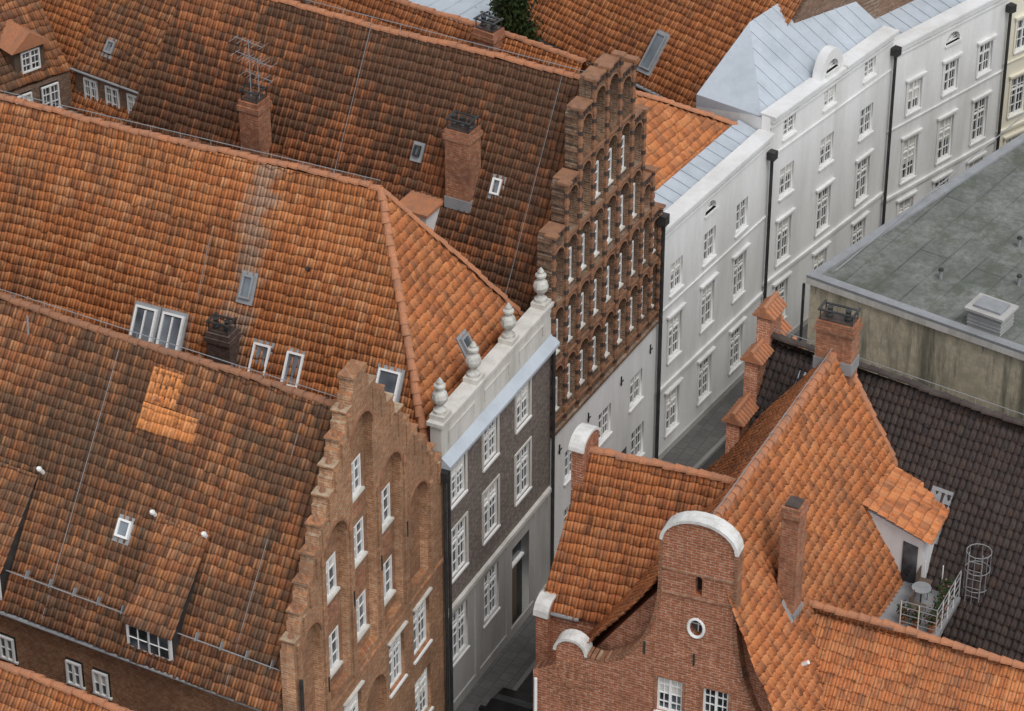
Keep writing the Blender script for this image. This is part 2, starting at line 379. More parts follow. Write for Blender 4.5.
def chimney(name,parent,base,d,w,dp,h,drop=1.6,k='brCh',pots=2,cap=True,flash=True,anten=False):
    F=frame(base,d);b=MB();w2,d2=w/2,dp/2
    b.box(-w2,w2,-drop,h-.32,-d2,d2,k)
    b.box(-w2-.05,w2+.05,h-.32,h-.16,-d2-.05,d2+.05,k)
    b.box(-w2-.01,w2+.01,h-.16,h,-d2-.01,d2+.01,k)
    b.box(-w2+.06,w2-.06,h,h+.05,-d2+.06,d2-.06,'ribd')
    for i in range(pots):
        x=-w2+w*(i+.5)/pots;b.lathe(x,h+.05,0,[(.11,0),(.11,.05),(.08,.1),(.085,.28),(.1,.3),(.07,.31)],10,'dark')
    if cap:
        for sx in(-1,1):
            for sz in(-1,1):b.cyl((sx*(w2-.07),h+.0,sz*(d2-.07)),(sx*(w2-.07),h+.30,sz*(d2-.07)),.02,.02,5,'dark')
        for sz in(-1,1):b.box(-w2,w2,h+.30,h+.33,sz*(d2-.1)-.04,sz*(d2-.1)+.04,'dark')
        b.box(-w2-.0,-w2+.08,h+.331,h+.35,-d2,d2,'dark');b.box(w2-.08,w2,h+.331,h+.35,-d2,d2,'dark')
    if flash:b.box(-w2-.03,w2+.03,-.5,-.12,-d2-.03,d2+.03,'lead')
    if anten:
        for (x,hh) in((-.1,2.0),(.2,1.4)):
            b.cyl((x,h,0),(x,h+hh,0),.022,.015,5,'lead')
            for j in range(2):
                yy=h+hh-.1-j*.5;b.cyl((x-.6,yy,-.15),(x+.6,yy+.06,.15),.012,.012,4,'lead')
                for e in range(5):
                    xx=x-.55+e*.27;b.cyl((xx,yy-.01,-.3),(xx,yy+.01,.25),.007,.007,4,'lead')
    return b.obj(name,F,parent)
def skylight(b,s,t,w=.7,h=1.1,k='lead',glass='sky',z=.06):
    x0,x1,y0,y1=s-w/2,s+w/2,t-h/2,t+h/2
    b.box(x0-.08,x1+.08,y0-.16,y1+.1,.0,z+.03,'lead')
    f=.06;b.box(x0,x0+f,y0,y1,z+.03,z+.13,k);b.box(x1-f,x1,y0,y1,z+.03,z+.13,k)
    b.box(x0+f,x1-f,y0,y0+f,z+.03,z+.13,k);b.box(x0+f,x1-f,y1-f,y1,z+.03,z+.13,k)
    b.box(x0+f,x1-f,y0+f,y1-f,z+.05,z+.07,glass)
# ---------------------------------------------------------------- street building line (metres)
P0=V(-5.68,63.44);P1=V(-1.98,72.2);P2=V(1.18,78.7);P3=V(4.74,85.42);P4=V(8.70,91.8);P5=V(13.53,98.26);P6=V(18.34,103.07);P7=V(25.5,109)
D1=V(-.872,.489).normalized();D2=V(-.906,.423);D3=V(-.875,.485)
def gable_roof(nm,E,A,B,D,L0,L1,ea,eb,rh,rx,mat,ov=.3,rk='ridge',LB=None,cond=False):
    Mx=A+(B-A)*rx;dirf=(B-A).normalized()
    wa=(B-A).length*rx;wb=(B-A).length*(1-rx)
    sa=(rh-ea)/wa;sb=(rh-eb)/wb
    A2=A-dirf*ov;B2=B+dirf*ov
    pa=H(ea-ov*sa);pb=H(eb-ov*sb);LB=LB or L1
    F1=tiles(nm+'_near_slope',[A2+D*LB+pa,A2+D*L0+pa,Mx+D*L0+H(rh),Mx+D*L1+H(rh)],mat,E,off=1)
    F2=tiles(nm+'_far_slope',[B2+D*L0+pb,B2+D*L1+pb,Mx+D*L1+H(rh),Mx+D*L0+H(rh)],mat,E,off=2)
    b=MB();ridge(b,Mx+D*L0+H(rh+.06),Mx+D*L1+H(rh+.06),rk)
    if cond:wire(b,Mx+D*L0+H(rh+.1),Mx+D*L1+H(rh+.1))
    b.obj('ridge_tiles',None,E)
    b=MB();gutter(b,A2+D*L0+pa+H(-.05),A2+D*LB+pa+H(-.05));gutter(b,B2+D*L0+pb+H(-.05),B2+D*L1+pb+H(-.05));b.obj('gutters',None,E)
    return F1,F2
# ================================================================ 1. brick gable house (front left)
E=empty('stepped_gable_brick_house')
W=(P1-P0).length;cx=4.38;rx=cx/W
F1,_=gable_roof('roof',E,P0,P1,D1,.42,19,8,8,14.3,rx,TM['L1'],.3,'ridged',cond=True)
Mx=P0+(P1-P0)*rx
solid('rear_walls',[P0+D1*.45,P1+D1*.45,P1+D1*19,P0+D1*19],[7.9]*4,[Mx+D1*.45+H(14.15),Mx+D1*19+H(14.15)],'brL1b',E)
F=frame(P0,P1-P0)
hs=[9.8,10.45,11.1,11.75,12.4,13.05,13.7,14.3,14.9];ns=len(hs)
xl=(cx-.55)/ns;xr=(W-cx-.55)/ns
def sub(a,bx,h,sg):return [(a,h-.25),(a+sg*.1,h-.25),(a+sg*.1,h),(bx,h)]
out=[(0,0),(W,0)]
for i in range(ns):out+=sub(W-i*xr,W-(i+1)*xr,hs[i],-1)
out+=[(cx+.55,15.25),(cx+.38,15.25),(cx+.38,15.65),(cx-.38,15.65),(cx-.38,15.25),(cx-.55,15.25)]
for i in range(ns-1,-1,-1):out+=sub(i*xl,(i+1)*xl,hs[i],1)[::-1]
niches=[arch(cx,6.45,1.3,7.9),arch(2.65,6.45,1.25,5.5),arch(6.1,6.45,1.25,5.5),arch(1.0,6.45,1.1,3.3),arch(7.8,6.45,1.2,3.4)]
low=[(7.9,4.75,1.1,1.75),(6.2,4.75,1.0,1.75),(3.3,4.75,1.1,1.75),(1.5,4.75,1.1,1.75),(7.9,2.2,1.1,1.7),(1.5,2.2,1.1,1.7),(3.3,2.2,1.1,1.7)]
slab('gable_front',F,out,niches+[rect(*q) for q in low]+[arch(4.8,.15,1.3,5.0)],.24,'brL1',E)
up=[(2.65,7.6,.85,1.25),(cx,7.6,.85,1.25),(6.1,7.6,.85,1.25),(2.65,10.1,.85,1.2),(cx,10.1,.85,1.2),(6.1,10.1,.85,1.2),(cx,12.25,.75,1.1)]
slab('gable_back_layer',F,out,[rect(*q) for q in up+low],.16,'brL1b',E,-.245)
b=MB()
for q in up:window(b,*q,nc=2,nr=3,z=-.28,tr=False,sill=False);b.box(q[0]-q[2]/2-.05,q[0]+q[2]/2+.05,q[1]-q[3]/2-.07,q[1]-q[3]/2,-.33,-.15,'cream')
for x,y in((2.65,8.75),(cx,8.75),(6.1,8.75),(cx,11.2)):b.add([(p[0],p[1],-.243) for p in arch(x,y-.25,.9,.75,8)],[tuple(range(11))],'brCh')
for q in low:window(b,*q,nc=4,nr=4,z=-.15,tr=True)
b.box(0,W,6.1,6.2,.003,.06,'brL1')
for x in(.25,1.8,3.5,5.25,6.95,8.65):b.box(x-.1,x+.1,6.2,9.4,.003,.06,'brL1')
for x in(1.8,3.5,5.25,6.95):
    b.box(x-.07,x+.07,9.4,11.2,.003,.05,'brL1');b.cyl((x,11.2,.02),(x,11.45,.02),.1,.03,6,'ribr')
for i in range(ns):
    for sx in(i*xl+xl*.55,W-i*xr-xr*.55):
        h=hs[i];b.box(sx-.07,sx+.07,h-.8,h-.12,.003,.05,'brL1')
b.box(4.3,5.3,.02,2.3,-.2,-.12,'dark')
for q in low[:4]:b.box(q[0]-.6,q[0]+.6,5.72,5.78,.003,.1,'cream')
for q in niches:b.strip(q[2:],.07,.003,.045,'ribr')
for x,y in((3.5,8.9),(5.25,8.9),(1.8,7.2),(6.95,8.9)):b.box(x-.02,x+.02,y-.25,y+.25,.063,.09,'dark')
b.cyl((W-.12,0,.12),(W-.12,9.0,.12),.055,.055,8,'dark');b.box(W-.25,W,9.0,9.3,.003,.25,'dark');b.cyl((.12,0,.12),(.12,8.6,.12),.055,.055,8,'dark')
b.obj('gable_windows_and_trim',F,E)
b=MB()
for i in range(ns):
    for (a,c) in((i*xl+.08,i*xl+xl),(W-i*xr-xr,W-i*xr-.08)):
        j=rnd.uniform(-.03,.03);b.box(a-.02,c+.02,hs[i],hs[i]+.06+j*.5,-.44,.03+j,'brL1')
        b.cyl(((a+c)/2,hs[i]+.05,-.2),((a+c)/2,hs[i]+.2+j,-.2),.1,.05,6,'ribr')
b.box(cx-.42,cx+.42,15.65,15.72,-.44,.03,'brL1')
b.obj('step_copings',F,E)
b=MB()
skylight(b,12.6,3.3,.42,.5,'whitef')
for s_,t_ in((13.4,3.9),(9.6,4.0),(15.1,3.8)):
    b.cyl((s_,t_,0),(s_,t_+.1,.28),.06,.06,10,'whitef');b.cyl((s_,t_+.1,.28),(s_,t_+.12,.34),.08,.05,10,'whitef')
b.cyl((7.9,7.5,0),(7.9,8.0,.3),.03,.03,6,'lead')
for z_ in(.18,.26):b.cyl((0,1.15,z_),(18.4,1.15,z_),.013,.013,5,'lead')
for i in range(23):b.box(.5+i*.8,.52+i*.8,1.1,1.35,.03,.28,'lead')
for s_ in(6.2,10.9,16.9):b.cyl((s_,.2,.12),(s_,7.9,.12),.01,.01,4,'lead')
b.obj('rooflights_and_vents',F1,E)
def tp(F,s,t,z=.03):return F@Vector((s,t,z))
tiles('new_tile_patch',[tp(F1,12.1,6.0),tp(F1,13.9,6.0),tp(F1,13.9,6.75),tp(F1,12.1,6.75)],TM['NEW'],E,sag=0)
tiles('new_tile_patch_upper',[tp(F1,12.1,6.75),tp(F1,13.1,6.75),tp(F1,13.1,7.75),tp(F1,12.1,7.75)],TM['NEW'],E,sag=0)
b=MB();b.cyl((12.55,6.9,.05),(12.55,6.95,.4),.05,.05,8,'ridge');b.obj('patch_vent',F1,E)
def shed_dormer(F,s,tb,w,hgt,run,mat):
    b=MB();t0_=tb;upv=F.to_3x3().inverted()@V(0,0,1)
    def P(a,t,h):return Vector((a,t,0))+upv*h
    a0,a1=s-w/2,s+w/2
    fb=[P(a0,t0_,-.1),P(a1,t0_,-.1),P(a1,t0_,hgt),P(a0,t0_,hgt)]
    b.face(fb,'whitef')
    top=[Vector((a0,t0_+run,0.03)),Vector((a1,t0_+run,.03))]
    b.face([fb[0],fb[3],top[0]],'dark');b.face([fb[1],top[1],fb[2]],'dark')
    out_=F.to_3x3().inverted()@(V(F.col[2].x,F.col[2].y,0).normalized())
    for i in range(2):
        c0=a0+.08+(w-.16)*i/2+.04;c1=a0+.08+(w-.16)*(i+1)/2-.04
        q=[P(c0,t0_,.12)+out_*.03,P(c1,t0_,.12)+out_*.03,P(c1,t0_,hgt-.12)+out_*.03,P(c0,t0_,hgt-.12)+out_*.03]
        b.face(q,'glass')
        b.cyl((q[0]+q[1])/2+out_*.02,(q[2]+q[3])/2+out_*.02,.018,.018,4,'whitef')
        b.cyl((q[0]+q[3])/2+out_*.02,(q[1]+q[2])/2+out_*.02,.018,.018,4,'whitef')
    b.obj('shed_dormer_front',F,E)
    tiles('shed_dormer_roof',[F@(fb[3]+Vector((-.08,-.12,.02))),F@(fb[2]+Vector((.08,-.12,.02))),F@(top[1]+Vector((.08,0,.03))),F@(top[0]+Vector((-.08,0,.03)))],mat,E,sag=0)
shed_dormer(F1,14.4,.3,1.5,.9,3.6,TM['L1'])
shed_dormer(F1,8.7,.3,1.5,.9,3.6,TM['L1'])
Fs=frame(P0+D1*19,-D1);b=MB()
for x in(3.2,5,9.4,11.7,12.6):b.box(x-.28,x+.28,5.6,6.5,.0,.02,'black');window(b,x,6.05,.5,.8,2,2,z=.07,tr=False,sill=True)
b.obj('side_windows',Fs,E)
# ================================================================ 2. hipped roof house behind grey facade
E=empty('grey_brick_townhouse')
LB=25;ea=9.6;rhh=15.6
C=(P1+P2)/2;R0=C+D2*3.7
A0=P1+D2*.5;B0=P2+D2*.5
F2n=tiles('roof_near_slope',[P1+D2*LB+H(ea),A0+H(ea),R0+H(rhh),C+D2*LB+H(rhh)],TM['B2'],E,off=1,sag=.08)
F2h=tiles('roof_hip',[A0+H(ea),B0+H(ea),R0+H(rhh)],TM['R1'],E,off=4)
tiles('roof_far_slope',[B0+H(ea),P2+D2*LB+H(ea),C+D2*LB+H(rhh),R0+H(rhh)],TM['R1'],E,off=6)
b=MB();ridge(b,R0+H(rhh+.06),C+D2*LB+H(rhh+.06));ridge(b,A0+H(ea+.1),R0+H(rhh+.1));ridge(b,B0+H(ea+.1),R0+H(rhh+.1));wire(b,R0+H(rhh+.1),C+D2*LB+H(rhh+.1));b.obj('ridge_tiles',None,E)
b=MB();bs=[P1+D2*.4,P2+D2*.4,P2+D2*LB,P1+D2*LB]
b.add([p.copy() for p in bs]+[p+H(ea-.4) for p in bs]+[R0+H(rhh-.5),C+D2*LB+H(rhh-.5)],[(0,1,5,4),(1,2,6,5),(2,3,7,9,6),(0,4,7,3),(4,5,8),(4,8,9,7),(5,6,9,8)],'brGw');b.obj('rear_walls',None,E)
F=frame(P1,P2-P1);W=7.22
ws=[(.95,8.3,.95,1.35),(3.05,8.3,.95,1.35),(5.25,8.3,.95,1.35),(.95,5.85,1.0,1.75),(3.05,5.85,1.0,1.75),(5.25,5.85,1.0,1.75),(.95,2.75,1.0,1.8),(3.05,2.75,1.0,1.8)]
slab('brick_front',F,[(0,3.95),(W,3.95),(W,9.3),(0,9.3)],[rect(*q) for q in ws[:6]],.35,'brG',E)
slab('stucco_base',F,[(0,0),(W,0),(W,3.95),(0,3.95)],[rect(*q) for q in ws[6:]]+[[(4.5,.05),(5.7,.05),(5.7,3.4),(4.5,3.4)]],.37,'greybase',E,.02)
b=MB()
for q in ws[:6]:window(b,*q,nc=4,nr=4,z=-.07);trimrect(b,*q,.08,.04,'cream')
for q in ws[6:]:window(b,*q,nc=4,nr=4,z=-.08)
b.box(4.5,5.7,.05,2.4,-.3,-.22,'dark');b.box(4.5,5.7,2.4,3.4,-.3,-.26,'glass');b.box(4.5,5.7,2.38,2.46,-.26,-.15,'whitef')
b.box(4.95,5.25,.3,2.2,-.22,-.19,'wood')
b.box(-.02,W+.02,3.95,4.1,.003,.12,'cream')
for x in(.15,2.0,4.15,6.1,7.05):b.box(x-.14,x+.14,.3,3.9,.023,.09,'greybase')
b.box(0,W,.0,.45,.023,.07,'greybase')
b.box(-.02,W+.02,9.1,9.32,.003,.12,'cream')
b.add([(-.05,9.32,.28),(W+.05,9.32,.28),(W+.05,9.42,.28),(-.05,9.42,.28),(-.05,9.66,.0),(W+.05,9.66,.0),(-.05,9.32,0),(W+.05,9.32,0)],[(0,1,2,3),(3,2,5,4),(0,3,4,6),(1,7,5,2),(0,6,7,1)],'zinc')
b.box(-.02,W+.02,9.32,10.7,-.36,-.005,'cream')
for x0,x1 in((.35,2.1),(2.65,4.4),(4.95,6.7)):
    trimrect(b,(x0+x1)/2,10.12,x1-x0-.2,.35,.05,.03,'cream')
b.box(-.1,W+.1,10.7,10.82,-.44,.08,'cream')
b.cyl((W-.08,0,.14),(W-.08,9.2,.14),.06,.06,8,'dark');b.cyl((.08,0,.16),(.08,9.2,.16),.05,.05,8,'dark')
b.obj('facade_windows_and_trim',F,E)
b=MB()
prof=[(.0,0),(.2,0),(.2,.1),(.13,.14),(.09,.22),(.12,.28),(.21,.4),(.24,.52),(.2,.66),(.11,.74),(.1,.8),(.17,.86),(.17,.92),(.09,.97),(.1,1.03),(.06,1.1),(.02,1.16)]
for x in(.3,2.4,4.7,6.9):
    b.box(x-.24,x+.24,10.82,10.98,-.42,.04,'cream');b.lathe(x,10.98,-.2,prof,16,'stonev')
    for sg in(-1,1):
        for a in range(5):
            an=a/5*math.pi;an2=(a+1)/5*math.pi
            b.cyl((x+sg*(.15+.11*math.sin(an)),11.4+.2*(1-math.cos(an))*.8,-.2),(x+sg*(.15+.11*math.sin(an2)),11.4+.2*(1-math.cos(an2))*.8,-.2),.025,.025,5,'stonev')
b.obj('parapet_urns',F,E)
b=MB()
for s_,t_,w,h,k in((17.9,3.4,.36,.7,'lead'),(18.8,1.4,.55,1.0,'whitef'),(19.9,1.4,.55,1.0,'whitef'),(22.9,1.6,.7,1.0,'whitef')):skylight(b,s_,t_,w,h,k)
for s_ in(14.9,15.82):
    skylight(b,s_,1.5,.72,1.2,'whitef',z=.12);b.box(s_-.02,s_+.02,1.0,2.0,.2,.26,'whitef')
b.cyl((19.7,4.3,0),(19.7,4.35,.25),.06,.06,8,'dark')
b.cyl((16.4,.2,.12),(16.4,6.6,.12),.01,.01,4,'lead')
b.obj('rooflights',F2n,E)
b=MB();skylight(b,3.8,1.5,.42,.55,'lead');b.obj('hip_rooflight',F2h,E)
chimney('chimney',E,F2n@Vector((17.7,.9,0)),-D2,.75,.6,1.35,1.2,'brChd',2)
# ================================================================ 3. dark stepped gable house
E=empty('dark_brick_stepped_gable_house')
F3,_=gable_roof('roof',E,P2,P3,D3,.5,15,10.2,10,16.3,.483,TM['B3'],.0,'ridge',LB=16.5,cond=True)
Mx=P2+(P3-P2)*.483
solid('rear_walls',[P2+D3*.55,P3+D3*.55,P3+D3*15,P2+D3*15],[10.05,9.85,9.85,10.05],[Mx+D3*.55+H(16.15),Mx+D3*15+H(16.15)],'brBk',E)
F=frame(P2,P3-P2);W=(P3-P2).length;q_=W/8.08
base=5.9
ww=[(3.8,4.1,.9,1.15),(6.1,4.1,.9,1.15),(1.45,4.1,.9,1.15),(1.45,1.8,.95,1.3),(3.8,1.8,.95,1.3),(6.3,1.8,.95,1.3)]
slab('white_ground_wall',F,[(0,0),(W,0),(W,base),(0,base)],[rect(*q) for q in ww]+[[(4.6,.05),(5.5,.05),(5.5,2.2),(4.6,2.2)]],.4,'white',E)
b=MB()
for q in ww:window(b,*q,nc=4,nr=3,z=-.1,tr=False)
b.box(4.6,5.5,.05,2.2,-.35,-.25,'dark')
for x in(.6,2.6,4.95,7.1):
    b.box(x-.02,x+.02,4.9,5.25,.003,.04,'dark');b.box(x-.1,x+.1,5.05,5.09,.04,.06,'dark')
b.box(-.02,W+.02,base-.02,base+.1,.003,.1,'brB3')
b.cyl((W-.05,0,.14),(W-.05,9.6,.14),.07,.07,8,'dark');b.box(W-.2,W+.1,9.6,9.95,.0,.28,'dark')
b.obj('ground_floor_windows',F,E)
xb=[x*q_ for x in(.0,.95,1.85,2.78,3.72,4.66,5.6,6.5,7.3,8.08)]
tops=[13.0,14.4,16.4,17.0,17.0,16.4,14.4,11.8,10.2]
out=[(0,base+.003),(W,base+.003)]
for i in range(8,-1,-1):out+=[(xb[i+1],tops[i]),(xb[i],tops[i])]
holes=[];tiersy=[6.35,8.45,10.55,12.65,14.75]
for i in range(9):
    xm=(xb[i]+xb[i+1])/2;w=xb[i+1]-xb[i]-.24
    for j,y in enumerate(tiersy):
        hh=1.9
        if y+hh>tops[i]-.2:
            hh=tops[i]-.25-y
            if hh<.8:continue
        holes.append((xm,y,w,hh,i,j))
slab('gable_screen',F,out,[arch(x,y,w,h,6) for x,y,w,h,i,j in holes],.24,'brB3',E)
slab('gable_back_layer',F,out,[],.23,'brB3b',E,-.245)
b=MB()
for x,y,w,h,i,j in holes:
    win=(i in(2,3,4,5) and j<4) or (i in(1,6) and j<3) or (i in(0,7,8) and j in(0,1))
    if win and h>1.3 and rnd.random()<.8:
        ww_=w*.78;z=-.15;x0,x1,y0,y1=x-ww_/2,x+ww_/2,y+.22,y+.22+min(1.1,h*.58)
        b.box(x0,x1,y0,y1,-.24,z-.02,'glass')
        for (a,c,e,f_) in((x0,x0+.04,y0,y1),(x1-.04,x1,y0,y1),(x0+.04,x1-.04,y0,y0+.05),(x0+.04,x1-.04,y1-.05,y1),(x-.018,x+.018,y0+.05,y1-.05)):b.box(a,c,e,f_,z-.02,z+.02,'whitef')
        for tt in(.36,.68):b.box(x0+.04,x-.018,y0+(y1-y0)*tt-.012,y0+(y1-y0)*tt+.012,z-.019,z+.01,'whitef');b.box(x+.018,x1-.04,y0+(y1-y0)*tt-.012,y0+(y1-y0)*tt+.012,z-.019,z+.01,'whitef')
        b.box(x0-.03,x1+.03,y0-.06,y0-.003,-.22,-.06,'cream')
    else:
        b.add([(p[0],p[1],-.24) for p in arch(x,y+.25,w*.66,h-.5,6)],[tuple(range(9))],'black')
    b.box(x-w*.5-.02,x+w*.5+.02,y-.1,y-.02,.003,.05,'ribr')
    b.strip(arch(x,y,w,h,6)[2:],.045,.003,.04,'ribr')
for i,x in enumerate(xb):
    tl=tops[i-1] if i>0 else 0;tr_=tops[i] if i<9 else 0
    top=max(tl,tr_);xx=min(max(x,.08),W-.08);y=base+.1;k=0
    while y<top-.02:
        h=.13 if k%2 else .15
        r=.095 if k%2 else .07
        b.cyl((xx,y,.03),(xx,y+h,.03),r,r,7,'ribd' if (k%4==1) else 'ribr');y+=h;k+=1
    b.box(xx-.13,xx+.13,y,y+.08,-.25,.16,'ribr')
for i in range(9):
    b.box(xb[i]+.1,xb[i+1]-.1,tops[i],tops[i]+.07,-.5,.05,'ribr')
    for dx in(.3,.5,.7):
        x=xb[i]+(xb[i+1]-xb[i])*dx;b.cyl((x,tops[i]-.2,.02),(x,tops[i]-.02,.02),.045,.045,6,'ribd')
b.obj('moulded_brick_ribs',F,E)
b=MB()
for (x0,x1,ya,yb_) in((-.06,-.001,10.3,12.9),(xb[1]-.06,xb[1]-.001,13.1,14.3),(xb[2]-.06,xb[2]-.001,14.5,16.3),(xb[6]+.001,xb[6]+.06,14.5,16.3),(xb[7]+.001,xb[7]+.06,11.9,14.3),(xb[8]+.001,xb[8]+.06,10.3,11.7)):
    y=ya
    while y<yb_:b.box(x0,x1,y,y+.14,-.46,.02,'brB3');y+=.28
b.obj('edge_dentils',F,E)
b=MB()
skylight(b,13.7,3.4,.32,.5,'whitef');skylight(b,10.8,3.8,.22,.35,'dark')
for s_ in(8.2,14.9):b.cyl((s_,.2,.12),(s_,7.2,.12),.01,.01,4,'lead')
b.obj('rooflights',F3,E)
chimney('chimney',E,F3@Vector((12.6,3.0,0)),-D3,.85,.7,2.2,1.4,'brCh',3)
chimney('antenna_chimney',E,F3@Vector((5.4,2.1,0)),-D3,.7,.7,2.3,1.4,'brCh',0,anten=True)
b=MB();Fd=frame(F3@Vector((11.5,1.5,0)),-D3);b.box(-.5,.5,-.9,.85,-1.4,.45,'white');b.box(-.6,.6,.85,.93,-1.5,.57,'ridge');b.box(-.3,.3,.1,.65,.45,.47,'glass')
b.obj('roof_hatch_dormer',Fd,E)
# ================================================================ 4. white townhouses
def white_house(A,B,Dn,cols_,rows,h,lun,depth=2,rise=.4,name='white_townhouse',mat='white',roof='zinc',hipx=.3):
    E=empty(name);F=frame(A,B-A);W=(B-A).length;holes=[];b=MB()
    for (y,w,hh) in rows:
        for x in cols_:holes.append((x,y,w,hh))
    hl=[rect(*q) for q in holes]
    for (x,y,r) in lun:hl.append([(x+r*math.cos(a*math.pi/8),y+r*math.sin(a*math.pi/8)) for a in range(9)])
    out=[(0,0),(W,0),(W,h)]
    for (x,y,r) in reversed(lun):
        top=y+r+.4
        if top>h:
            out+=[(x+r+.35,h)]+[(x+(r+.35)*math.cos(a*math.pi/8),h+(top-h)*math.sin(a*math.pi/8)) for a in range(1,8)]+[(x-r-.35,h)]
    out+=[(0,h)]
    slab('facade',F,out,hl,.35,mat,E)
    for q in holes:
        window(b,*q,nc=4,nr=4 if q[3]>1.4 else 3,z=-.09,tr=q[3]>1.2)
        if q[3]>1.2:trimrect(b,*q,.1,.045,mat);b.box(q[0]-q[2]/2-.16,q[0]+q[2]/2+.16,q[1]+q[3]/2+.12,q[1]+q[3]/2+.2,.003,.12,mat)
    for (x,y,r) in lun:
        b.box(x-r,x+r,y-.02,y+r,-.2,-.17,'glass')
        for a in range(9):
            an=a*math.pi/8;b.cyl((x,y+.03,-.15),(x+r*math.cos(an),y+r*math.sin(an),-.15),.018,.018,4,'whitef')
        b.box(x-r-.05,x+r+.05,y-.08,y-.0,-.1,.06,mat)
    gaps=[(x-r-.35,x+r+.35) for (x,y,r) in lun if y+r+.4>h]
    segs=[];c0=0
    for a,c in gaps:segs.append((c0,a));c0=c
    segs.append((c0,W))
    for a,c in segs:b.box(a,c,h,h+.08,-.42,.2,mat)
    b.box(0,W,h-.16,h-.003,.003,.14,mat);b.box(0,W,h-.4,h-.34,.003,.07,mat)
    yb=rows[-1][0]+rows[-1][2]/2+.45
    b.box(0,W,yb,yb+.12,.003,.09,mat);b.box(0,W,0,.35,.003,.05,'greybase')
    if len(rows)>2:
        y2=rows[0][0]-rows[0][2]/2-.3;b.box(0,W,y2-.06,y2,.003,.05,mat)
    b.cyl((W-.05,0,.16),(W-.05,h-.9,.16),.06,.06,8,'dark');b.box(W-.2,W+.1,h-.9,h-.6,.03,.3,'dark')
    b.obj('windows_and_cornice',F,E)
    bb=MB();q=[A+Dn*.36,B+Dn*.36,B+Dn*depth,A+Dn*depth]
    bb.block(q,0,h-.1,mat);bb.obj('rear_walls',None,E)
    bb=MB()
    bb.add([(0,h-.05,-.36),(W,h-.05,-.36),(W,h+rise,-depth),(hipx,h+rise,-depth),(0,h-.5,-depth),(W,h-.5,-depth),(0,h-.05,-depth)],[(0,1,2,3),(3,2,5,4,6),(0,3,6),(0,6,4),(1,5,2)],roof)
    n=int(W/.55)
    for i in range(1,n):
        x=W*i/n
        f_=min(1,x/hipx)
        bb.cyl((x,h-.03,-.36),(x,h-.05+(rise+.05)*f_+.02,-.36-(depth-.36)*f_),.018,.018,4,roof)
    bb.obj('metal_roof',F,E)
    return E
N1=V(-.8545,.5195);N2=V(-.80,.60);N3=V(-.707,.707)
white_house(P3,P4,N1,[1.2,3.45,5.7],[(7.0,.8,1.15),(4.65,.85,1.65),(1.7,.85,1.6)],9.3,[(3.45,8.3,.38)],1.2,.2)
white_house(P4,P5,N2,[1.25,3.85,6.5],[(9.05,.75,.7),(6.95,.85,1.15),(4.55,.85,1.7),(2.0,.85,1.6)],9.9,[(3.9,10.1,.4)],3.0,1.4,hipx=3.2)
white_house(P5,P6,N3,[1.45,3.55,5.6],[(6.75,.8,1.25),(4.15,.85,1.75),(1.6,.85,1.6)],9.2,[(3.55,8.15,.42)],1.6,.25)
white_house(P6,P7,V(-.64,.77),[1.0,3.2,5.5,7.7],[(7.0,.85,1.3),(4.4,.85,1.6),(1.8,.85,1.6)],9.3,[],2,.4,name='cream_townhouse',mat='yellow')
d1=(P4-P3).normalized()
E=empty('hipped_tile_roof_house')
Rr=P3+d1*3.3+N1*4.2+H(11.9);e0=P3+N1*1.2+H(9.3);e1=P3+d1*7.3+N1*1.2+H(9.3)
tiles('roof_hip',[e0,e1,Rr],TM['BG'],E,off=2)
rb=Rr+N1*8
tiles('roof_left_slope',[e0+N1*10,e0,Rr,rb],TM['BG'],E,off=5)
tiles('roof_right_slope',[e1,e1+N1*10,rb,Rr],TM['BG'],E,off=6)
b=MB();ridge(b,e0+H(.1),Rr+H(.1));ridge(b,e1+H(.1),Rr+H(.1));ridge(b,Rr+H(.06),rb+H(.06));b.obj('ridge_tiles',None,E)
b=MB();b.block([e0+N1*.05,e1+N1*.05,e1+N1*9.9,e0+N1*9.9],0,9.1,'brBkw');b.obj('walls',None,E)
# ================================================================ 5. flat roof building
E=empty('flat_roof_building');A=V(9.5,84.0);FS=V(.66,.751);FD=V(.812,-.583)
def quad(i,Lx=26,Ly=24):return[A+FD*i+FS*i,A+FD*(Lx-i)+FS*i,A+FD*(Lx-i)+FS*(Ly-i),A+FD*i+FS*(Ly-i)]
b=MB();b.block(quad(0),0,8.2,'stain');b.block(quad(-.1),8.2,8.42,'cream');b.obj('walls',None,E)
F=frame(A,FD);b=MB()
def wl(p):return F.inverted()@p
b.add([wl(p+H(8.44)) for p in quad(.22)],[(0,1,2,3)],'felt')
qo,qi=quad(-.1),quad(.22)
for i in range(4):
    j=(i+1)%4;b.add([wl(p) for p in(qo[i]+H(8.42),qo[j]+H(8.42),qi[j]+H(8.42),qi[i]+H(8.42),qo[i]+H(8.52),qo[j]+H(8.52),qi[j]+H(8.52),qi[i]+H(8.52))],[(4,5,6,7),(0,1,5,4),(3,7,6,2)],'lead')
b.cyl((-.15,0,.15),(-.15,8.2,.15),.05,.05,8,'dark')
x=0.2
while x<24:
    b.box(x,x+.03,7.9,8.2,.003,.03,'lead');x+=3
b.obj('felt_roof_and_edges',F,E)
b=MB()
def vent(x,z,w,h,d):
    y=8.45
    b.box(x-w/2,x+w/2,y,y+h,z-d/2,z+d/2,'greybase')
    for i in range(4):b.box(x-w/2-.02,x+w/2+.02,y+.1+i*.12,y+.14+i*.12,z-d/2-.02,z+d/2+.02,'lead')
    b.box(x-w/2-.1,x+w/2+.1,y+h,y+h+.08,z-d/2-.1,z+d/2+.1,'greybase')
    b.box(x-w/2+.1,x+w/2-.1,y+h+.08,y+h+.16,z-d/2+.1,z+d/2-.1,'lead')
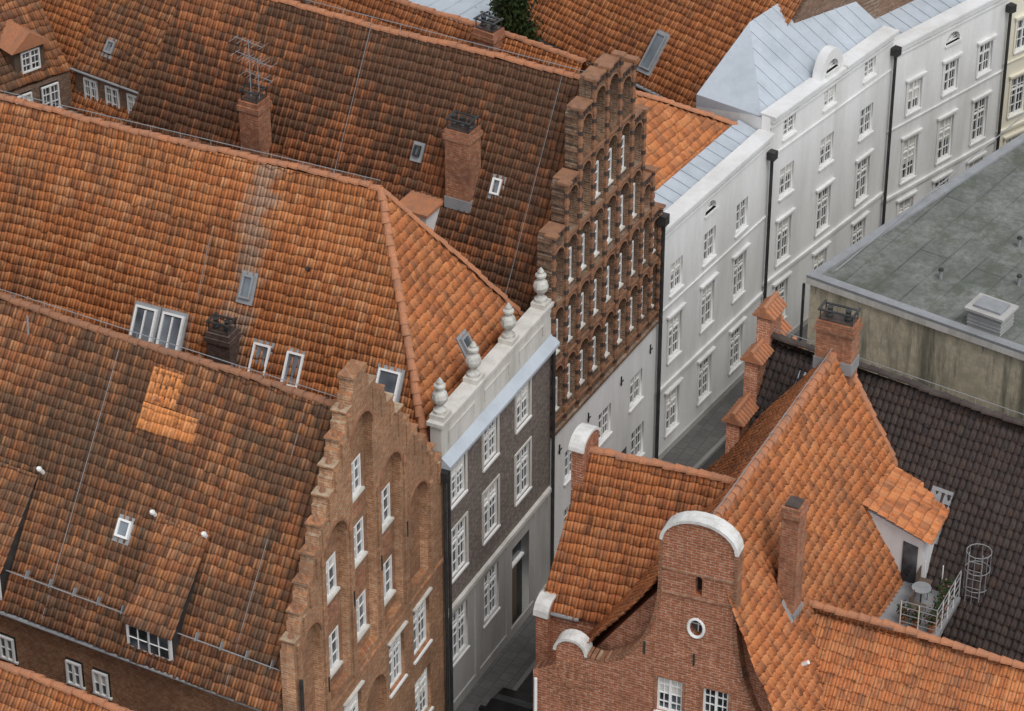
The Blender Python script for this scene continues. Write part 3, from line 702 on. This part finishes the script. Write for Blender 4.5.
vent(6.0,-.75,1.15,.6,.85)
for x,z in((4.5,-5.5),(8.5,-4),(3.4,-2.3),(8,-9),(5.6,-3.4),(6.4,-6.8)):
    b.cyl((x,8.4,z),(x,8.75,z),.06,.06,8,'lead');b.cyl((x,8.75,z),(x,8.82,z),.1,.07,8,'dark')
b.box(6.9,7.3,8.45,8.62,-2.6,-2.2,'lead')
b.cyl((.6,8.62,-.5),(.6,8.62,-20),.02,.02,5,'lead')
b.obj('roof_ventilation_units',F,E)
# ================================================================ 6. dark tiled house with stepped gable
E=empty('dark_tiled_gable_house')
S0=V(7.35,77.4);SD=V(.454,.891);RD=V(.83,-.557)
hw=4.7;rz=10.5;ez=3.9
A=S0-SD*hw;B=S0+SD*hw
Fk,_=gable_roof('roof',E,A,B,RD,.35,20,ez,ez,rz,.5,TM['DK'],.2,'ridgek',cond=True)
solid('walls',[A+RD*.4,B+RD*.4,B+RD*20,A+RD*20],[ez-.1]*4,[S0+RD*.4+H(rz-.15),S0+RD*20+H(rz-.15)],'brBk',E)
Fg=frame(B,-SD)
out=[(0,0),(2*hw,0),(2*hw,5.9),(2*hw-1.2,5.9),(2*hw-1.2,7.3),(2*hw-2.4,7.3),(2*hw-2.4,8.75),(2*hw-3.6,8.75),(2*hw-3.6,10.2),(hw+.3,10.2),(hw+.3,11.3),(hw-.6,11.3),(hw-.6,10.2),(3.6,10.2),(3.6,8.75),(2.4,8.75),(2.4,7.3),(1.2,7.3),(1.2,5.9),(0,5.9)]
slab('stepped_gable',Fg,out,[],.42,'brR1',E)
b=MB()
for x0,x1,y in((2*hw-1.2,2*hw,5.9),(2*hw-2.4,2*hw-1.2,7.3),(2*hw-3.6,2*hw-2.4,8.75),(hw+.3,2*hw-3.6,10.2),(hw-.6,hw+.3,11.3),(3.6,hw-.6,10.2),(2.4,3.6,8.75),(1.2,2.4,7.3),(0,1.2,5.9)):
    b.add([(x0-.05,y,.12),(x1+.05,y,.12),(x1+.05,y,-.56),(x0-.05,y,-.56),(x0-.05,y+.3,-.21),(x1+.05,y+.3,-.21)],[(0,1,5,4),(2,3,4,5),(0,4,3),(1,2,5),(0,3,2,1)],'ridge')
    n=int((x1-x0)/.16)
    for i in range(n+1):
        x=x0+(x1-x0)*i/n
        b.cyl((x,y+.01,.13),(x,y+.3,-.2),.045,.045,6,'ridge');b.cyl((x,y+.01,-.57),(x,y+.3,-.22),.045,.045,6,'ridge')
    b.cyl((x0-.06,y+.32,-.21),(x1+.06,y+.32,-.21),.08,.08,8,'ridge')
b.obj('step_caps',Fg,E)
b=MB()
b.face([Fk@Vector((18.7,0,.14)),Fk@Vector((19.05,0,.14)),Fk@Vector((19.05,7.8,.14)),Fk@Vector((18.7,7.8,.14))],'zinc')
b.obj('gable_flashing',None,E)
b=MB();skylight(b,13.6,5.2,.5,1.3,'lead');b.obj('rooflight',Fk,E)
# ================================================================ 7. baroque gable house (front right)
E=empty('curved_gable_brick_house')
O=V(4.86,64.9);DD=V(.43,.903);NN=V(.903,-.43)
rz=12;ez=5.4;LW=4.6;RW=3.6;LL=10.4
FF=V(.929,-.369)
Fl=tiles('roof_left_slope',[O-NN*LW+DD*LL+H(ez),O-NN*LW-DD*.2+H(ez),O-DD*-.25+H(rz),O+DD*LL+H(rz)],TM['R1'],E,off=2)
Fr=tiles('roof_right_slope',[O+NN*RW+H(ez)-DD*.8,O+NN*RW+DD*LL+H(ez),O+DD*LL+H(rz),O+DD*.25+H(rz)],TM['R1'],E,off=3)
b=MB();ridge(b,O+DD*.2+H(rz+.07),O+DD*LL+H(rz+.07),r=.13);wire(b,O+DD*.6+H(rz+.1),O+DD*(LL-.6)+H(rz+.1))
ridge(b,O+DD*LL+NN*RW+H(ez+.08),O+DD*LL+H(rz+.08),r=.11)
solid('rear_walls',[O-NN*(LW-.1)+DD*.6,O+NN*(RW-.1)+DD*.2,O+NN*(RW-.1)+DD*(LL-.05),O-NN*(LW-.1)+DD*(LL-.05)],[ez-.1]*4,[O+DD*.5+H(rz-.18),O+DD*(LL-.05)+H(rz-.18)],'brR1',E)
N0=V(.78,68.8);wl_=4.8;N1_=N0+V(.454,.891)*wl_;Nm=(N0+N1_)/2;WD=V(.93,-.368);wz=10.8;we=6.9
Fw=tiles('wing_near_slope',[N0+H(we),N0+WD*3.6+H(we),Nm+WD*4.7+H(wz),Nm+WD*.2+H(wz)],TM['R1'],E,off=5)
tiles('wing_far_slope',[N1_+WD*3.0+H(we),N1_+H(we),Nm+WD*.2+H(wz),Nm+WD*4.7+H(wz)],TM['R1'],E,off=6)
ridge(b,Nm+WD*.1+H(wz+.07),Nm+WD*4.55+H(wz+.07),r=.12)
solid('wing_walls',[N0+WD*.1,N1_+WD*.1,N1_+WD*3.5,N0+WD*3.5],[we-.1]*4,[Nm+WD*.1+H(wz-.15),Nm+WD*3.5+H(wz-.15)],'brR1',E)
b.obj('ridge_tiles',None,E)
b=MB();gutter(b,N0+H(we-.03)-V(.454,.891)*.08,N0+WD*1.2+H(we-.03)-V(.454,.891)*.08,'lead',.06)
b.obj('wing_gutter',None,E)
Fg=frame(N1_+V(.454,.891)*.25,-V(.454,.891));gw=wl_+.5;cxg=gw/2
def curve_gable(cx,halfl,halfr,y0,ysh,ytop,rt,n=8,y0r=None):
    def side(sg,hf,y0):
        p=[(cx+sg*hf,y0)]
        for i in range(n+1):
            a=math.pi*i/n
            p.append((cx+sg*(hf-.42+.42*math.cos(a)),y0+.55+.42*math.sin(a)))
        x0=hf-.95;y1=y0+.45
        for i in range(1,n+1):
            t=i/n;p.append((cx+sg*(x0+(rt-x0)*math.sin(t*math.pi/2)),y1+(ysh-y1)*(1-math.cos(t*math.pi/2))))
        p.append((cx+sg*rt,ytop-rt*.75))
        return p
    R_=side(1,halfr,y0 if y0r is None else y0r);L_=side(-1,halfl,y0)
    top=[(cx+rt*math.cos(a*math.pi/12),ytop-rt*.75+rt*.75*math.sin(a*math.pi/12)) for a in range(1,12)]
    return R_,top,L_[::-1]
R_,T_,L_=curve_gable(cxg,cxg,cxg,we-.6,wz-.9,wz+.7,.5)
out=[(0,0),(gw,0)]+R_+T_+L_
slab('wing_gable',Fg,out,[],.36,'brR1',E)
b=MB();path=[R_[-1]]+T_+[L_[0]];b.strip(path,.08,-.4,.06,'cope')
b.strip(R_[1:9],.08,-.4,.06,'cope');b.strip(L_[-9:-1],.08,-.4,.06,'cope')
b.obj('wing_gable_coping',Fg,E)
Fm=frame(V(.58,66.6),FF);cx=4.62
R_,T_,L_=curve_gable(cx,3.95,3.6,6.85,10.4,12.68,1.0,10,y0r=5.7)
W=8.35
out=[(-.0,0),(W,0),(W,5.4)]+R_+T_+L_+[(0,6.5)]
wn=[(3.95,6.75,.72,1.15),(5.25,6.75,.72,1.15),(3.95,4.2,.8,1.3),(5.25,4.2,.8,1.3),(2.2,3.9,.8,1.3),(7,3.9,.8,1.3)]
ov=[(cx+.2*math.cos(a*math.pi/10),9.25+.28*math.sin(a*math.pi/10)) for a in range(20)]
slab('front_gable',Fm,out,[rect(*q) for q in wn]+[ov,arch(cx+.02,10.35,.2,.6)],.36,'brR1',E)
b=MB()
for q in wn:window(b,*q,nc=4,nr=4,z=-.08,tr=False)
for q in wn:trimrect(b,*q,.07,.03,'brCh')
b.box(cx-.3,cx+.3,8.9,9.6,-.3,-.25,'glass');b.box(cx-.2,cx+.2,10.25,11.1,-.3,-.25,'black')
for i in range(20):
    a=i*math.pi/10;c2=(i+1)*math.pi/10
    b.cyl((cx+.22*math.cos(a),9.25+.3*math.sin(a),.0),(cx+.22*math.cos(c2),9.25+.3*math.sin(c2),.0),.045,.045,6,'whitef')
b.cyl((cx,9.0,-.2),(cx,9.5,-.2),.015,.015,4,'whitef');b.cyl((cx-.2,9.25,-.2),(cx+.2,9.25,-.2),.015,.015,4,'whitef')
path=[R_[-1]]+T_+[L_[0]];b.strip(path,.09,-.4,.08,'cope')
b.strip(R_[1:12],.08,-.4,.07,'cope');b.strip(L_[-12:-1],.08,-.4,.07,'cope')
def rim(path,w,z0,z1):
    for i in range(len(path)-1):
        a=Vector(path[i]);c=Vector(path[i+1]);L=(c-a).length;n=max(1,int(L/.11));d=(c-a)/n;nn=-Vector((-d.y,d.x)).normalized()
        for j in range(n):
            p=a+d*j;q=a+d*(j+.78);b.prism([tuple(p),tuple(q),tuple(q+nn*w),tuple(p+nn*w)],z0,z1,'ribr' if j%3 else 'brCh')
rim(R_[11:],.09,-.38,.05);rim(L_[:-11],.09,-.38,.05)
for (y0_,y1_) in((11.0,11.05),(10.2,10.25)):b.box(cx-.99,cx+.99,y0_,y1_,.003,.04,'brCh')
for vx,vy in((1.1,6.35),(7.75,5.0)):
    b.cyl((vx,vy,.0),(vx,vy,.06),.14,.14,12,'brCh')
    for r in(.28,.46,.64):
        m_=int(r*26)
        for i in range(m_):
            a=2*math.pi*i/m_;x=vx+r*math.cos(a);y=vy+r*math.sin(a)
            if x>W-.05 or x<.05:continue
            b.cyl((x-.07*math.cos(a),y-.07*math.sin(a),.02),(x+.07*math.cos(a),y+.07*math.sin(a),.02),.03,.03,4,'ribr')
for x in(3.2,4.6,6.0):b.box(x-.02,x+.02,8.0,8.4,.003,.05,'dark')
b.cyl((.12,0,.12),(.12,6.3,.12),.05,.05,8,'whitef')
b.obj('gable_windows_and_coping',Fm,E)
s_,t_=3.3,4.0;chimney('chimney',E,Fr@Vector((s_,t_,0)),DD,.58,.5,3.3,1.2,'brCh',0,cap=False)
b=MB();b.add([(s_-.45,t_-.4,.1),(s_+.45,t_-.4,.1),(s_+.45,t_+.3,.1),(s_-.45,t_+.3,.1)],[(0,1,2,3)],'lead')
b.cyl((2.5,2.5,0),(2.5,2.55,.28),.06,.06,8,'whitef');b.obj('chimney_flashing',Fr,E)
chimney('end_chimney',E,O+DD*(LL-.2)+H(rz),NN,1.1,.6,1.1,1.5,'brCh',2)
def LP(a,bb_,h):return O+DD*a+NN*bb_+H(h)
b=MB()
b.add([LP(8.0,1.9,8.5),LP(8.0,3.7,7.9),LP(8.0,3.7,5.2),LP(9.9,1.9,8.5),LP(9.9,3.7,7.9),LP(9.9,3.7,5.2)],[(0,1,2),(3,5,4),(1,4,5,2),(0,3,4,1)],'white')
b.add([LP(7.97,3.1,7.8),LP(7.97,3.55,7.7),LP(7.97,3.55,6.4),LP(7.97,3.1,6.4)],[(0,1,2,3)],'glass')
b.obj('dormer_cheeks',None,E)
tiles('dormer_roof',[LP(7.8,3.95,7.95),LP(10.1,3.95,7.95),LP(10.1,1.7,8.75),LP(7.8,1.7,8.75)],TM['R1'],E,sag=0)
Fb=frame(LP(5.9,2.9,0),DD)
b=MB()
b.box(0,2.1,6.2,6.35,0,2.0,'lead');b.box(0,2.1,5.3,6.2,.0,1.7,'white')
for x in np.linspace(0.03,2.07,5):b.cyl((x,6.35,1.95),(x,7.3,1.95),.02,.02,6,'whitef')
for z_ in np.linspace(.9,1.95,3):
    b.cyl((.03,6.35,z_),(.03,7.3,z_),.02,.02,6,'whitef');b.cyl((2.07,6.35,z_),(2.07,7.3,z_),.02,.02,6,'whitef')
for y in(6.6,6.85,7.1,7.3):
    b.cyl((.03,y,1.95),(2.07,y,1.95),.014,.014,5,'lead');b.cyl((.03,y,.9),(.03,y,1.95),.014,.014,5,'lead')
for z_ in(2.1,2.5):b.cyl((2.2,2,z_),(2.2,7.9,z_),.02,.02,6,'lead')
for i in range(19):b.cyl((2.2,2.2+i*.3,2.1),(2.2,2.2+i*.3,2.5),.012,.012,5,'lead')
for yy in(4.2,4.8,5.4,6,6.6,7.2,7.8):
    for i in range(12):
        a=2*math.pi*i/12;a2=2*math.pi*(i+1)/12;cxx=2.5
        b.cyl((cxx+.36*math.cos(a),yy,2.3+.36*math.sin(a)),(cxx+.36*math.cos(a2),yy,2.3+.36*math.sin(a2)),.014,.014,5,'lead')
for i in range(6):
    a=2*math.pi*i/6;b.cyl((2.5+.36*math.cos(a),4.2,2.3+.36*math.sin(a)),(2.5+.36*math.cos(a),7.8,2.3+.36*math.sin(a)),.011,.011,4,'lead')
b.cyl((1.2,7.0,1.1),(1.2,7.03,1.1),.28,.28,14,'lead');b.cyl((1.2,6.35,1.1),(1.2,7.0,1.1),.025,.025,6,'dark')
for cx_,cz_ in((.6,1.2),(1.75,1.0)):
    b.box(cx_-.2,cx_+.2,6.77,6.8,cz_-.2,cz_+.2,'wood');b.box(cx_-.2,cx_+.2,6.8,7.2,cz_-.2,cz_-.17,'wood')
    for dx in(-.18,.18):
        for dz in(-.18,.18):b.cyl((cx_+dx,6.35,cz_+dz),(cx_+dx,6.78,cz_+dz),.012,.012,4,'dark')
b.obj('balcony_railing_ladder',Fb,E)
b=MB()
for i,(x,z_) in enumerate(((.25,1.75),(.6,1.78),(1.0,1.75),(1.5,1.75),(1.9,1.6),(.25,1.3),(.3,.9))):
    b.lathe(x,6.35,z_,[(.0,0),(.09,0),(.13,.24),(.11,.24)],10,'terra')
    for j in range(120):
        a=rnd.uniform(0,6.28);r=rnd.uniform(0,.22);y=6.6+rnd.uniform(0,.4);c=Vector((x+r*math.cos(a),y,z_+r*math.sin(a)))
        d=Vector((rnd.gauss(0,1),rnd.gauss(0,1),rnd.gauss(0,1))).normalized()*.05;e=d.orthogonal().normalized()*.03
        b.face([c-d,c+e,c+d,c-e],'leaf' if rnd.random()<.88 else 'flower')
b.obj('potted_plants',Fb,E)
# ================================================================ 8. side wing, lower right
E=empty('orange_tiled_wing')
Wd=V(.9,-.436);Wn=V(-.436,-.9)
S1=V(7.3,67.4)
hh=4.4
A=S1+Wn*hh;B=S1-Wn*hh
gable_roof('roof',E,A,B,Wd,.0,20,3.2,3.2,8.35,.5,TM['R1'],.2)
solid('walls',[A+Wd*.05,B+Wd*.05,B+Wd*20,A+Wd*20],[3.0]*4,[S1+Wd*.05+H(8.1),S1+Wd*20+H(8.1)],'brR1',E)
# ================================================================ 9. background houses
def simple_house(name,A,B,D,L,ea,rz,rx,mat,wall='brBk',ov=.25,rk='ridge'):
    E=empty(name);Fs=gable_roof('roof',E,A,B,D,0,L,ea,ea,rz,rx,mat,ov,rk)
    Mx=A+(B-A)*rx
    solid('walls',[A+D*.02,B+D*.02,B+D*L,A+D*L],[ea-.1]*4,[Mx+D*.02+H(rz-.15),Mx+D*L+H(rz-.15)],wall,E);return E,Fs
d=V(-.81,.586);q=V(.586,.81)
r0=V(2.3,87.9)
E,Fs=simple_house('orange_roof_house',r0-q*4,r0+q*4,d,22,8.6,14.0,.5,TM['BG'])
chimney('chimney',E,Fs[0]@Vector((18.5,6.5,0)),d,.8,.6,.9,1.2,'brCh',2)
E=empty('metal_roofed_building');F=frame(V(-7.5,98.2),V(.81,-.586));b=MB();b.box(0,6.2,0,11,-4.5,0,'greybase');b.box(-.2,6.4,11,11.15,-4.7,.2,'zinc')
for i in range(10):b.box(.1+i*.65,.14+i*.65,11.15,11.2,-4.5,.1,'zinc')
b.obj('walls_and_roof',F,E)
Ar=V(7.95,95.1);Al=V(.66,102.7);dl=(Al-Ar).normalized();dq=V(.72,.694)
E,Fs=simple_house('large_orange_roof_house',Ar,Ar+dq*12.5,dl,14,8,15.5,.5,TM['BG'])
b=MB();skylight(b,9.3,1.3,.5,1.4,'lead');b.obj('rooflight',Fs[0],E)
A_=V(4.6,94.2);E,Fs=simple_house('low_tiled_outbuilding',A_-V(.72,.694)*1.0,A_+V(.72,.694)*2,dl,9,5.2,7.0,.6,TM['BG'],'brR1')
A_=V(12.0,101.2);E,Fs=simple_house('rear_tiled_house',A_,A_+V(.6,.8)*8,V(-.8,.6),7,9,13.5,.5,TM['BG'])
A_=V(19,108);E,Fs=simple_house('rear_tiled_house',A_,A_+V(.6,.8)*8,V(-.8,.6),16,9,14,.5,TM['BG'])
A_=V(4,116);E,Fs=simple_house('rear_tiled_house',A_,A_+V(.6,.8)*9,V(-.8,.6),22,9,14,.5,TM['BG'])
E=empty('brick_back_house')
a=V(-15.2,95.7);dr=V(.813,-.583);up_=V(.583,.813)
Lh=8;ea=9.75
Ft=tiles('roof_front_slope',[a+H(ea),a+dr*Lh+H(ea),a+dr*Lh+up_*5+H(ea+6),a+up_*5+H(ea+6)],TM['L1'],E,off=3)
F=frame(a,dr)
ws=[(.75,ea-.68,.6,.95),(1.75,ea-.68,.6,.95),(2.75,ea-.68,.6,.95),(4.2,ea-.68,.6,.95)]
slab('front_wall',F,[(0,0),(Lh,0),(Lh,ea-.05),(0,ea-.05)],[rect(*q) for q in ws],.3,'brBk',E)
b=MB()
for q in ws:window(b,*q,nc=4,nr=3,z=.03,tr=False)
gutter(b,(-.1,ea+.0,.1),(Lh,ea+.0,.1),r=.045)
b.obj('windows',F,E)
b=MB();skylight(b,1.2,1.1,.35,.45,'lead');b.obj('rooflight',Ft,E)
b=MB();b.add([V(*(a+up_*.3).xy),V(*(a+dr*Lh+up_*.3).xy),V(*(a+dr*Lh+up_*10).xy),V(*(a+up_*10).xy)]+[a+up_*.3+H(ea-.1),a+dr*Lh+up_*.3+H(ea-.1),a+dr*Lh+up_*10+H(ea-.1),a+up_*10+H(ea-.1),a+up_*5+H(ea+5.7),a+dr*Lh+up_*5+H(ea+5.7)],[(0,1,5,4),(1,2,6,9,5),(2,3,7,6),(3,0,4,8,7),(4,5,9,8),(6,7,8,9)],'brBkw');b.obj('body',None,E)
E=empty('dormer_back_house')
a2=V(-19.4,92.0);dr=(V(-15.3,95.6)-a2).normalized();up_=V(-dr.y,dr.x)
Ft=tiles('roof_front_slope',[a2-dr*4+H(ea),a2+dr*5.4+H(ea),a2+dr*5.4+up_*5+H(ea+6),a2-dr*4+up_*5+H(ea+6)],TM['L1'],E,off=4)
F=frame(a2,dr);slab('front_wall',F,[(-4,0),(5.4,0),(5.4,ea-.05),(-4,ea-.05)],[],.3,'brBk',E)
b=MB()
for x in(1.2,3.4,4.5):b.box(x-.38,x+.38,ea-1.3,ea-.2,0,.01,'black');window(b,x,ea-.75,.7,1.0,4,3,z=.06,tr=False)
p=F.inverted()@(Ft@Vector((8.0,.9,0)));x,y,z_=p
b.box(x-.6,x+.6,y-.5,y+.65,z_-1.8,z_+.3,'wood');window(b,x,y+.08,.75,.8,4,3,z=z_+.36,tr=False,sill=False)
b.add([(x-.8,y+.6,z_+.5),(x,y+1.2,z_+.5),(x+.8,y+.6,z_+.5),(x-.8,y+.6,z_-2.2),(x,y+1.2,z_-2.2),(x+.8,y+.6,z_-2.2)],[(0,1,4,3),(1,2,5,4),(0,2,1)],'ridge')
b.obj('dormer_and_windows',F,E)
A_=V(-13,104);E,Fs=simple_house('rear_tiled_house',A_,A_+V(.583,.813)*8,V(-.813,.583),14,9,14,.5,TM['BG'])
A_=V(-5,104);E,Fs=simple_house('rear_tiled_house',A_,A_+V(.583,.813)*8,V(-.813,.583),7.4,9,13.5,.5,TM['L1'])
E=empty('orange_roof_neighbour')
p=V(-9.0,61.1);d=V(-.87,.49).normalized();q=V(.49,.87)
A=p-q*4;B=p+q*1.7
gable_roof('roof',E,A,B,d,0,16,4.2,7.0,9.0,4/5.7,TM['BG'],.1)
solid('walls',[A,B,B+d*16,A+d*16],[4.1,6.9,6.9,4.1],[p+H(8.85),p+d*16+H(8.85)],'brR1',E)
# ================================================================ ground, street
b=MB();b.face([(-900,-300,0),(900,-300,0),(900,1800,0),(-900,1800,0)],'ground');b.obj('ground')
PL=[P0+(P0-P1)*3,P0,P1,P2,P3,P4,P5,P6,P7]
def offs(w):
    r=[]
    for i,p in enumerate(PL):
        a=PL[max(i-1,0)];c=PL[min(i+1,len(PL)-1)];t=(c-a).normalized();r.append(p+V(t.y,-t.x)*w)
    return r
def ribbon(w0,w1,z0,z1,k):
    a=offs(w0);c=offs(w1);b=MB()
    for i in range(len(PL)-1):
        vs=[a[i]+H(z1),a[i+1]+H(z1),c[i+1]+H(z1),c[i]+H(z1),a[i]+H(z0),a[i+1]+H(z0),c[i+1]+H(z0),c[i]+H(z0)]
        b.add(vs,[(0,1,2,3)]+([(3,2,6,7),(0,4,5,1)] if z0!=z1 else []),k)
    return b
def slabmat():
    m=NT('pavement_stone',.85)
    pos=m.n('ShaderNodeNewGeometry').outputs['Position']
    rot=m.n('ShaderNodeMapping');m.l(pos,rot.inputs[0]);rot.inputs['Rotation'].default_value=(0,0,math.radians(-63))
    b=m.n('ShaderNodeTexBrick');m.l(rot.outputs[0],b.inputs['Vector']);b.inputs['Scale'].default_value=1
    b.inputs['Brick Width'].default_value=.4;b.inputs['Row Height'].default_value=.4;b.inputs['Mortar Size'].default_value=.01
    b.inputs['Color1'].default_value=(.15,.145,.135,1);b.inputs['Color2'].default_value=(.12,.115,.11,1);b.inputs['Mortar'].default_value=(.06,.06,.055,1)
    c=m.mix(m.ramp(m.noise(pos,1.5,4,.7),[(.4,0),(.7,.7)]),b.outputs[0],(.08,.08,.075));m.col(c);return m.m
pm=slabmat()
kb=plain('kerb_granite',(.24,.235,.22),.8,0,.3,3)
ribbon(.02,1.2,0,.12,pm).obj('pavement');ribbon(1.2,1.34,0,.13,kb).obj('kerb')
ribbon(1.34,3.4,.004,.004,'asph').obj('road')
ribbon(3.4,4.6,0,.12,pm).obj('pavement')
E=empty('parked_car');Fc=frame(V(-.35,70.6),V(.42,.907))
b=MB()
prof=[(-2.0,.35),(-2.05,.6),(-1.95,.85),(-1.2,.95),(-.6,1.38),(.75,1.42),(1.5,1.0),(1.95,.9),(2.05,.6),(2.0,.35)]
n=len(prof);vs=[]
for z_ in(-.8,.8):
    for x,y in prof:
        k=.80 if y>1.2 else 1;vs.append((x,y,z_*k))
b.add(vs,[tuple(range(n)),tuple(range(2*n-1,n-1,-1))]+[(i,(i+1)%n,n+(i+1)%n,n+i) for i in range(n)],'car')
for sg in(-1,1):
    b.add([(-1.05,.98,.805*sg),(1.35,1.02,.80*sg),(.72,1.36,.665*sg),(-.58,1.33,.67*sg)],[(0,1,2,3)],'glass')
b.add([(.82,1.39,-.6),(.82,1.39,.6),(1.45,1.05,.72),(1.45,1.05,-.72)],[(0,1,2,3)],'glass')
b.add([(-.66,1.36,-.6),(-.66,1.36,.6),(-1.15,1.0,.72),(-1.15,1.0,-.72)],[(0,1,2,3)],'glass')
for x in(-1.25,1.3):
    for sg in(-1,1):
        b.cyl((x,.31,sg*.62),(x,.31,sg*.83),.31,.31,18,'dark');b.cyl((x,.31,sg*.83),(x,.31,sg*.84),.19,.19,12,'lead')
b.box(-2.08,-2.04,.62,.74,-.7,-.45,'lamp');b.box(-2.08,-2.04,.62,.74,.45,.7,'lamp')
for sg in(-1,1):b.box(1.98,2.04,.62,.76,sg*.6-.12,sg*.6+.12,'whitef');b.box(.55,.7,.98,1.1,sg*.88-.08,sg*.88+.08,'car')
b.obj('car_body',Fc,E)
E=empty('tree');b=MB();Ft_=frame(V(0.0,96.0),V(1,0))
b.cyl((0,0,0),(0,7,0),.25,.15,8,'bark')
for i in range(9):
    a=i*.7;b.cyl((0,5+i*.6,0),(1.1*math.cos(a),8+i*.5,1.1*math.sin(a)),.08,.03,5,'bark')
for cl in range(70):
    a=rnd.uniform(0,6.28);y=rnd.uniform(7,13);r=rnd.uniform(.1,1.0)*(1-abs(y-9.5)/5);c=Vector((r*math.cos(a),y,r*math.sin(a)))
    for j in range(160):
        p=c+Vector((rnd.gauss(0,.25),rnd.gauss(0,.25),rnd.gauss(0,.25)));d_=Vector((rnd.gauss(0,1),rnd.gauss(0,1),rnd.gauss(0,1))).normalized()*.09;e_=d_.orthogonal().normalized()*.06
        b.face([p-d_,p+e_,p+d_,p-e_],'leaf')
b.obj('trunk_and_crown',Ft_,E)
# ---------------------------------------------------------------- camera and light
cam=bpy.data.objects.new('camera',bpy.data.cameras.new('camera'));col.objects.link(cam)
cam.location=(0,0,60);cam.rotation_euler=(math.radians(57),0,0);cam.data.sensor_width=36;cam.data.lens=3100/1024*36
cam.data.clip_end=5000;cam.data.clip_start=1;sc.camera=cam
w=bpy.data.worlds.new('World');sc.world=w;w.use_nodes=True
nt=w.node_tree;bg=nt.nodes['Background'];st=nt.nodes.new('ShaderNodeTexSky');st.sky_type='NISHITA';st.sun_disc=False
el=math.radians(58);az=math.radians(150)
st.sun_elevation=el;st.sun_rotation=az
hs_=nt.nodes.new('ShaderNodeHueSaturation');hs_.inputs['Saturation'].default_value=.22;hs_.inputs['Value'].default_value=1.3
nt.links.new(st.outputs[0],hs_.inputs['Color']);nt.links.new(hs_.outputs[0],bg.inputs[0]);bg.inputs[1].default_value=.15
sd=V(math.sin(az)*math.cos(el),math.cos(az)*math.cos(el),math.sin(el))
sl=bpy.data.objects.new('sun',bpy.data.lights.new('sun','SUN'));col.objects.link(sl)
sl.data.energy=1.35;sl.data.angle=math.radians(22);sl.data.color=(1,.97,.93);sl.rotation_euler=sd.to_track_quat('Z','Y').to_euler()
sc.view_settings.view_transform='Standard';sc.view_settings.look='None';sc.view_settings.exposure=0
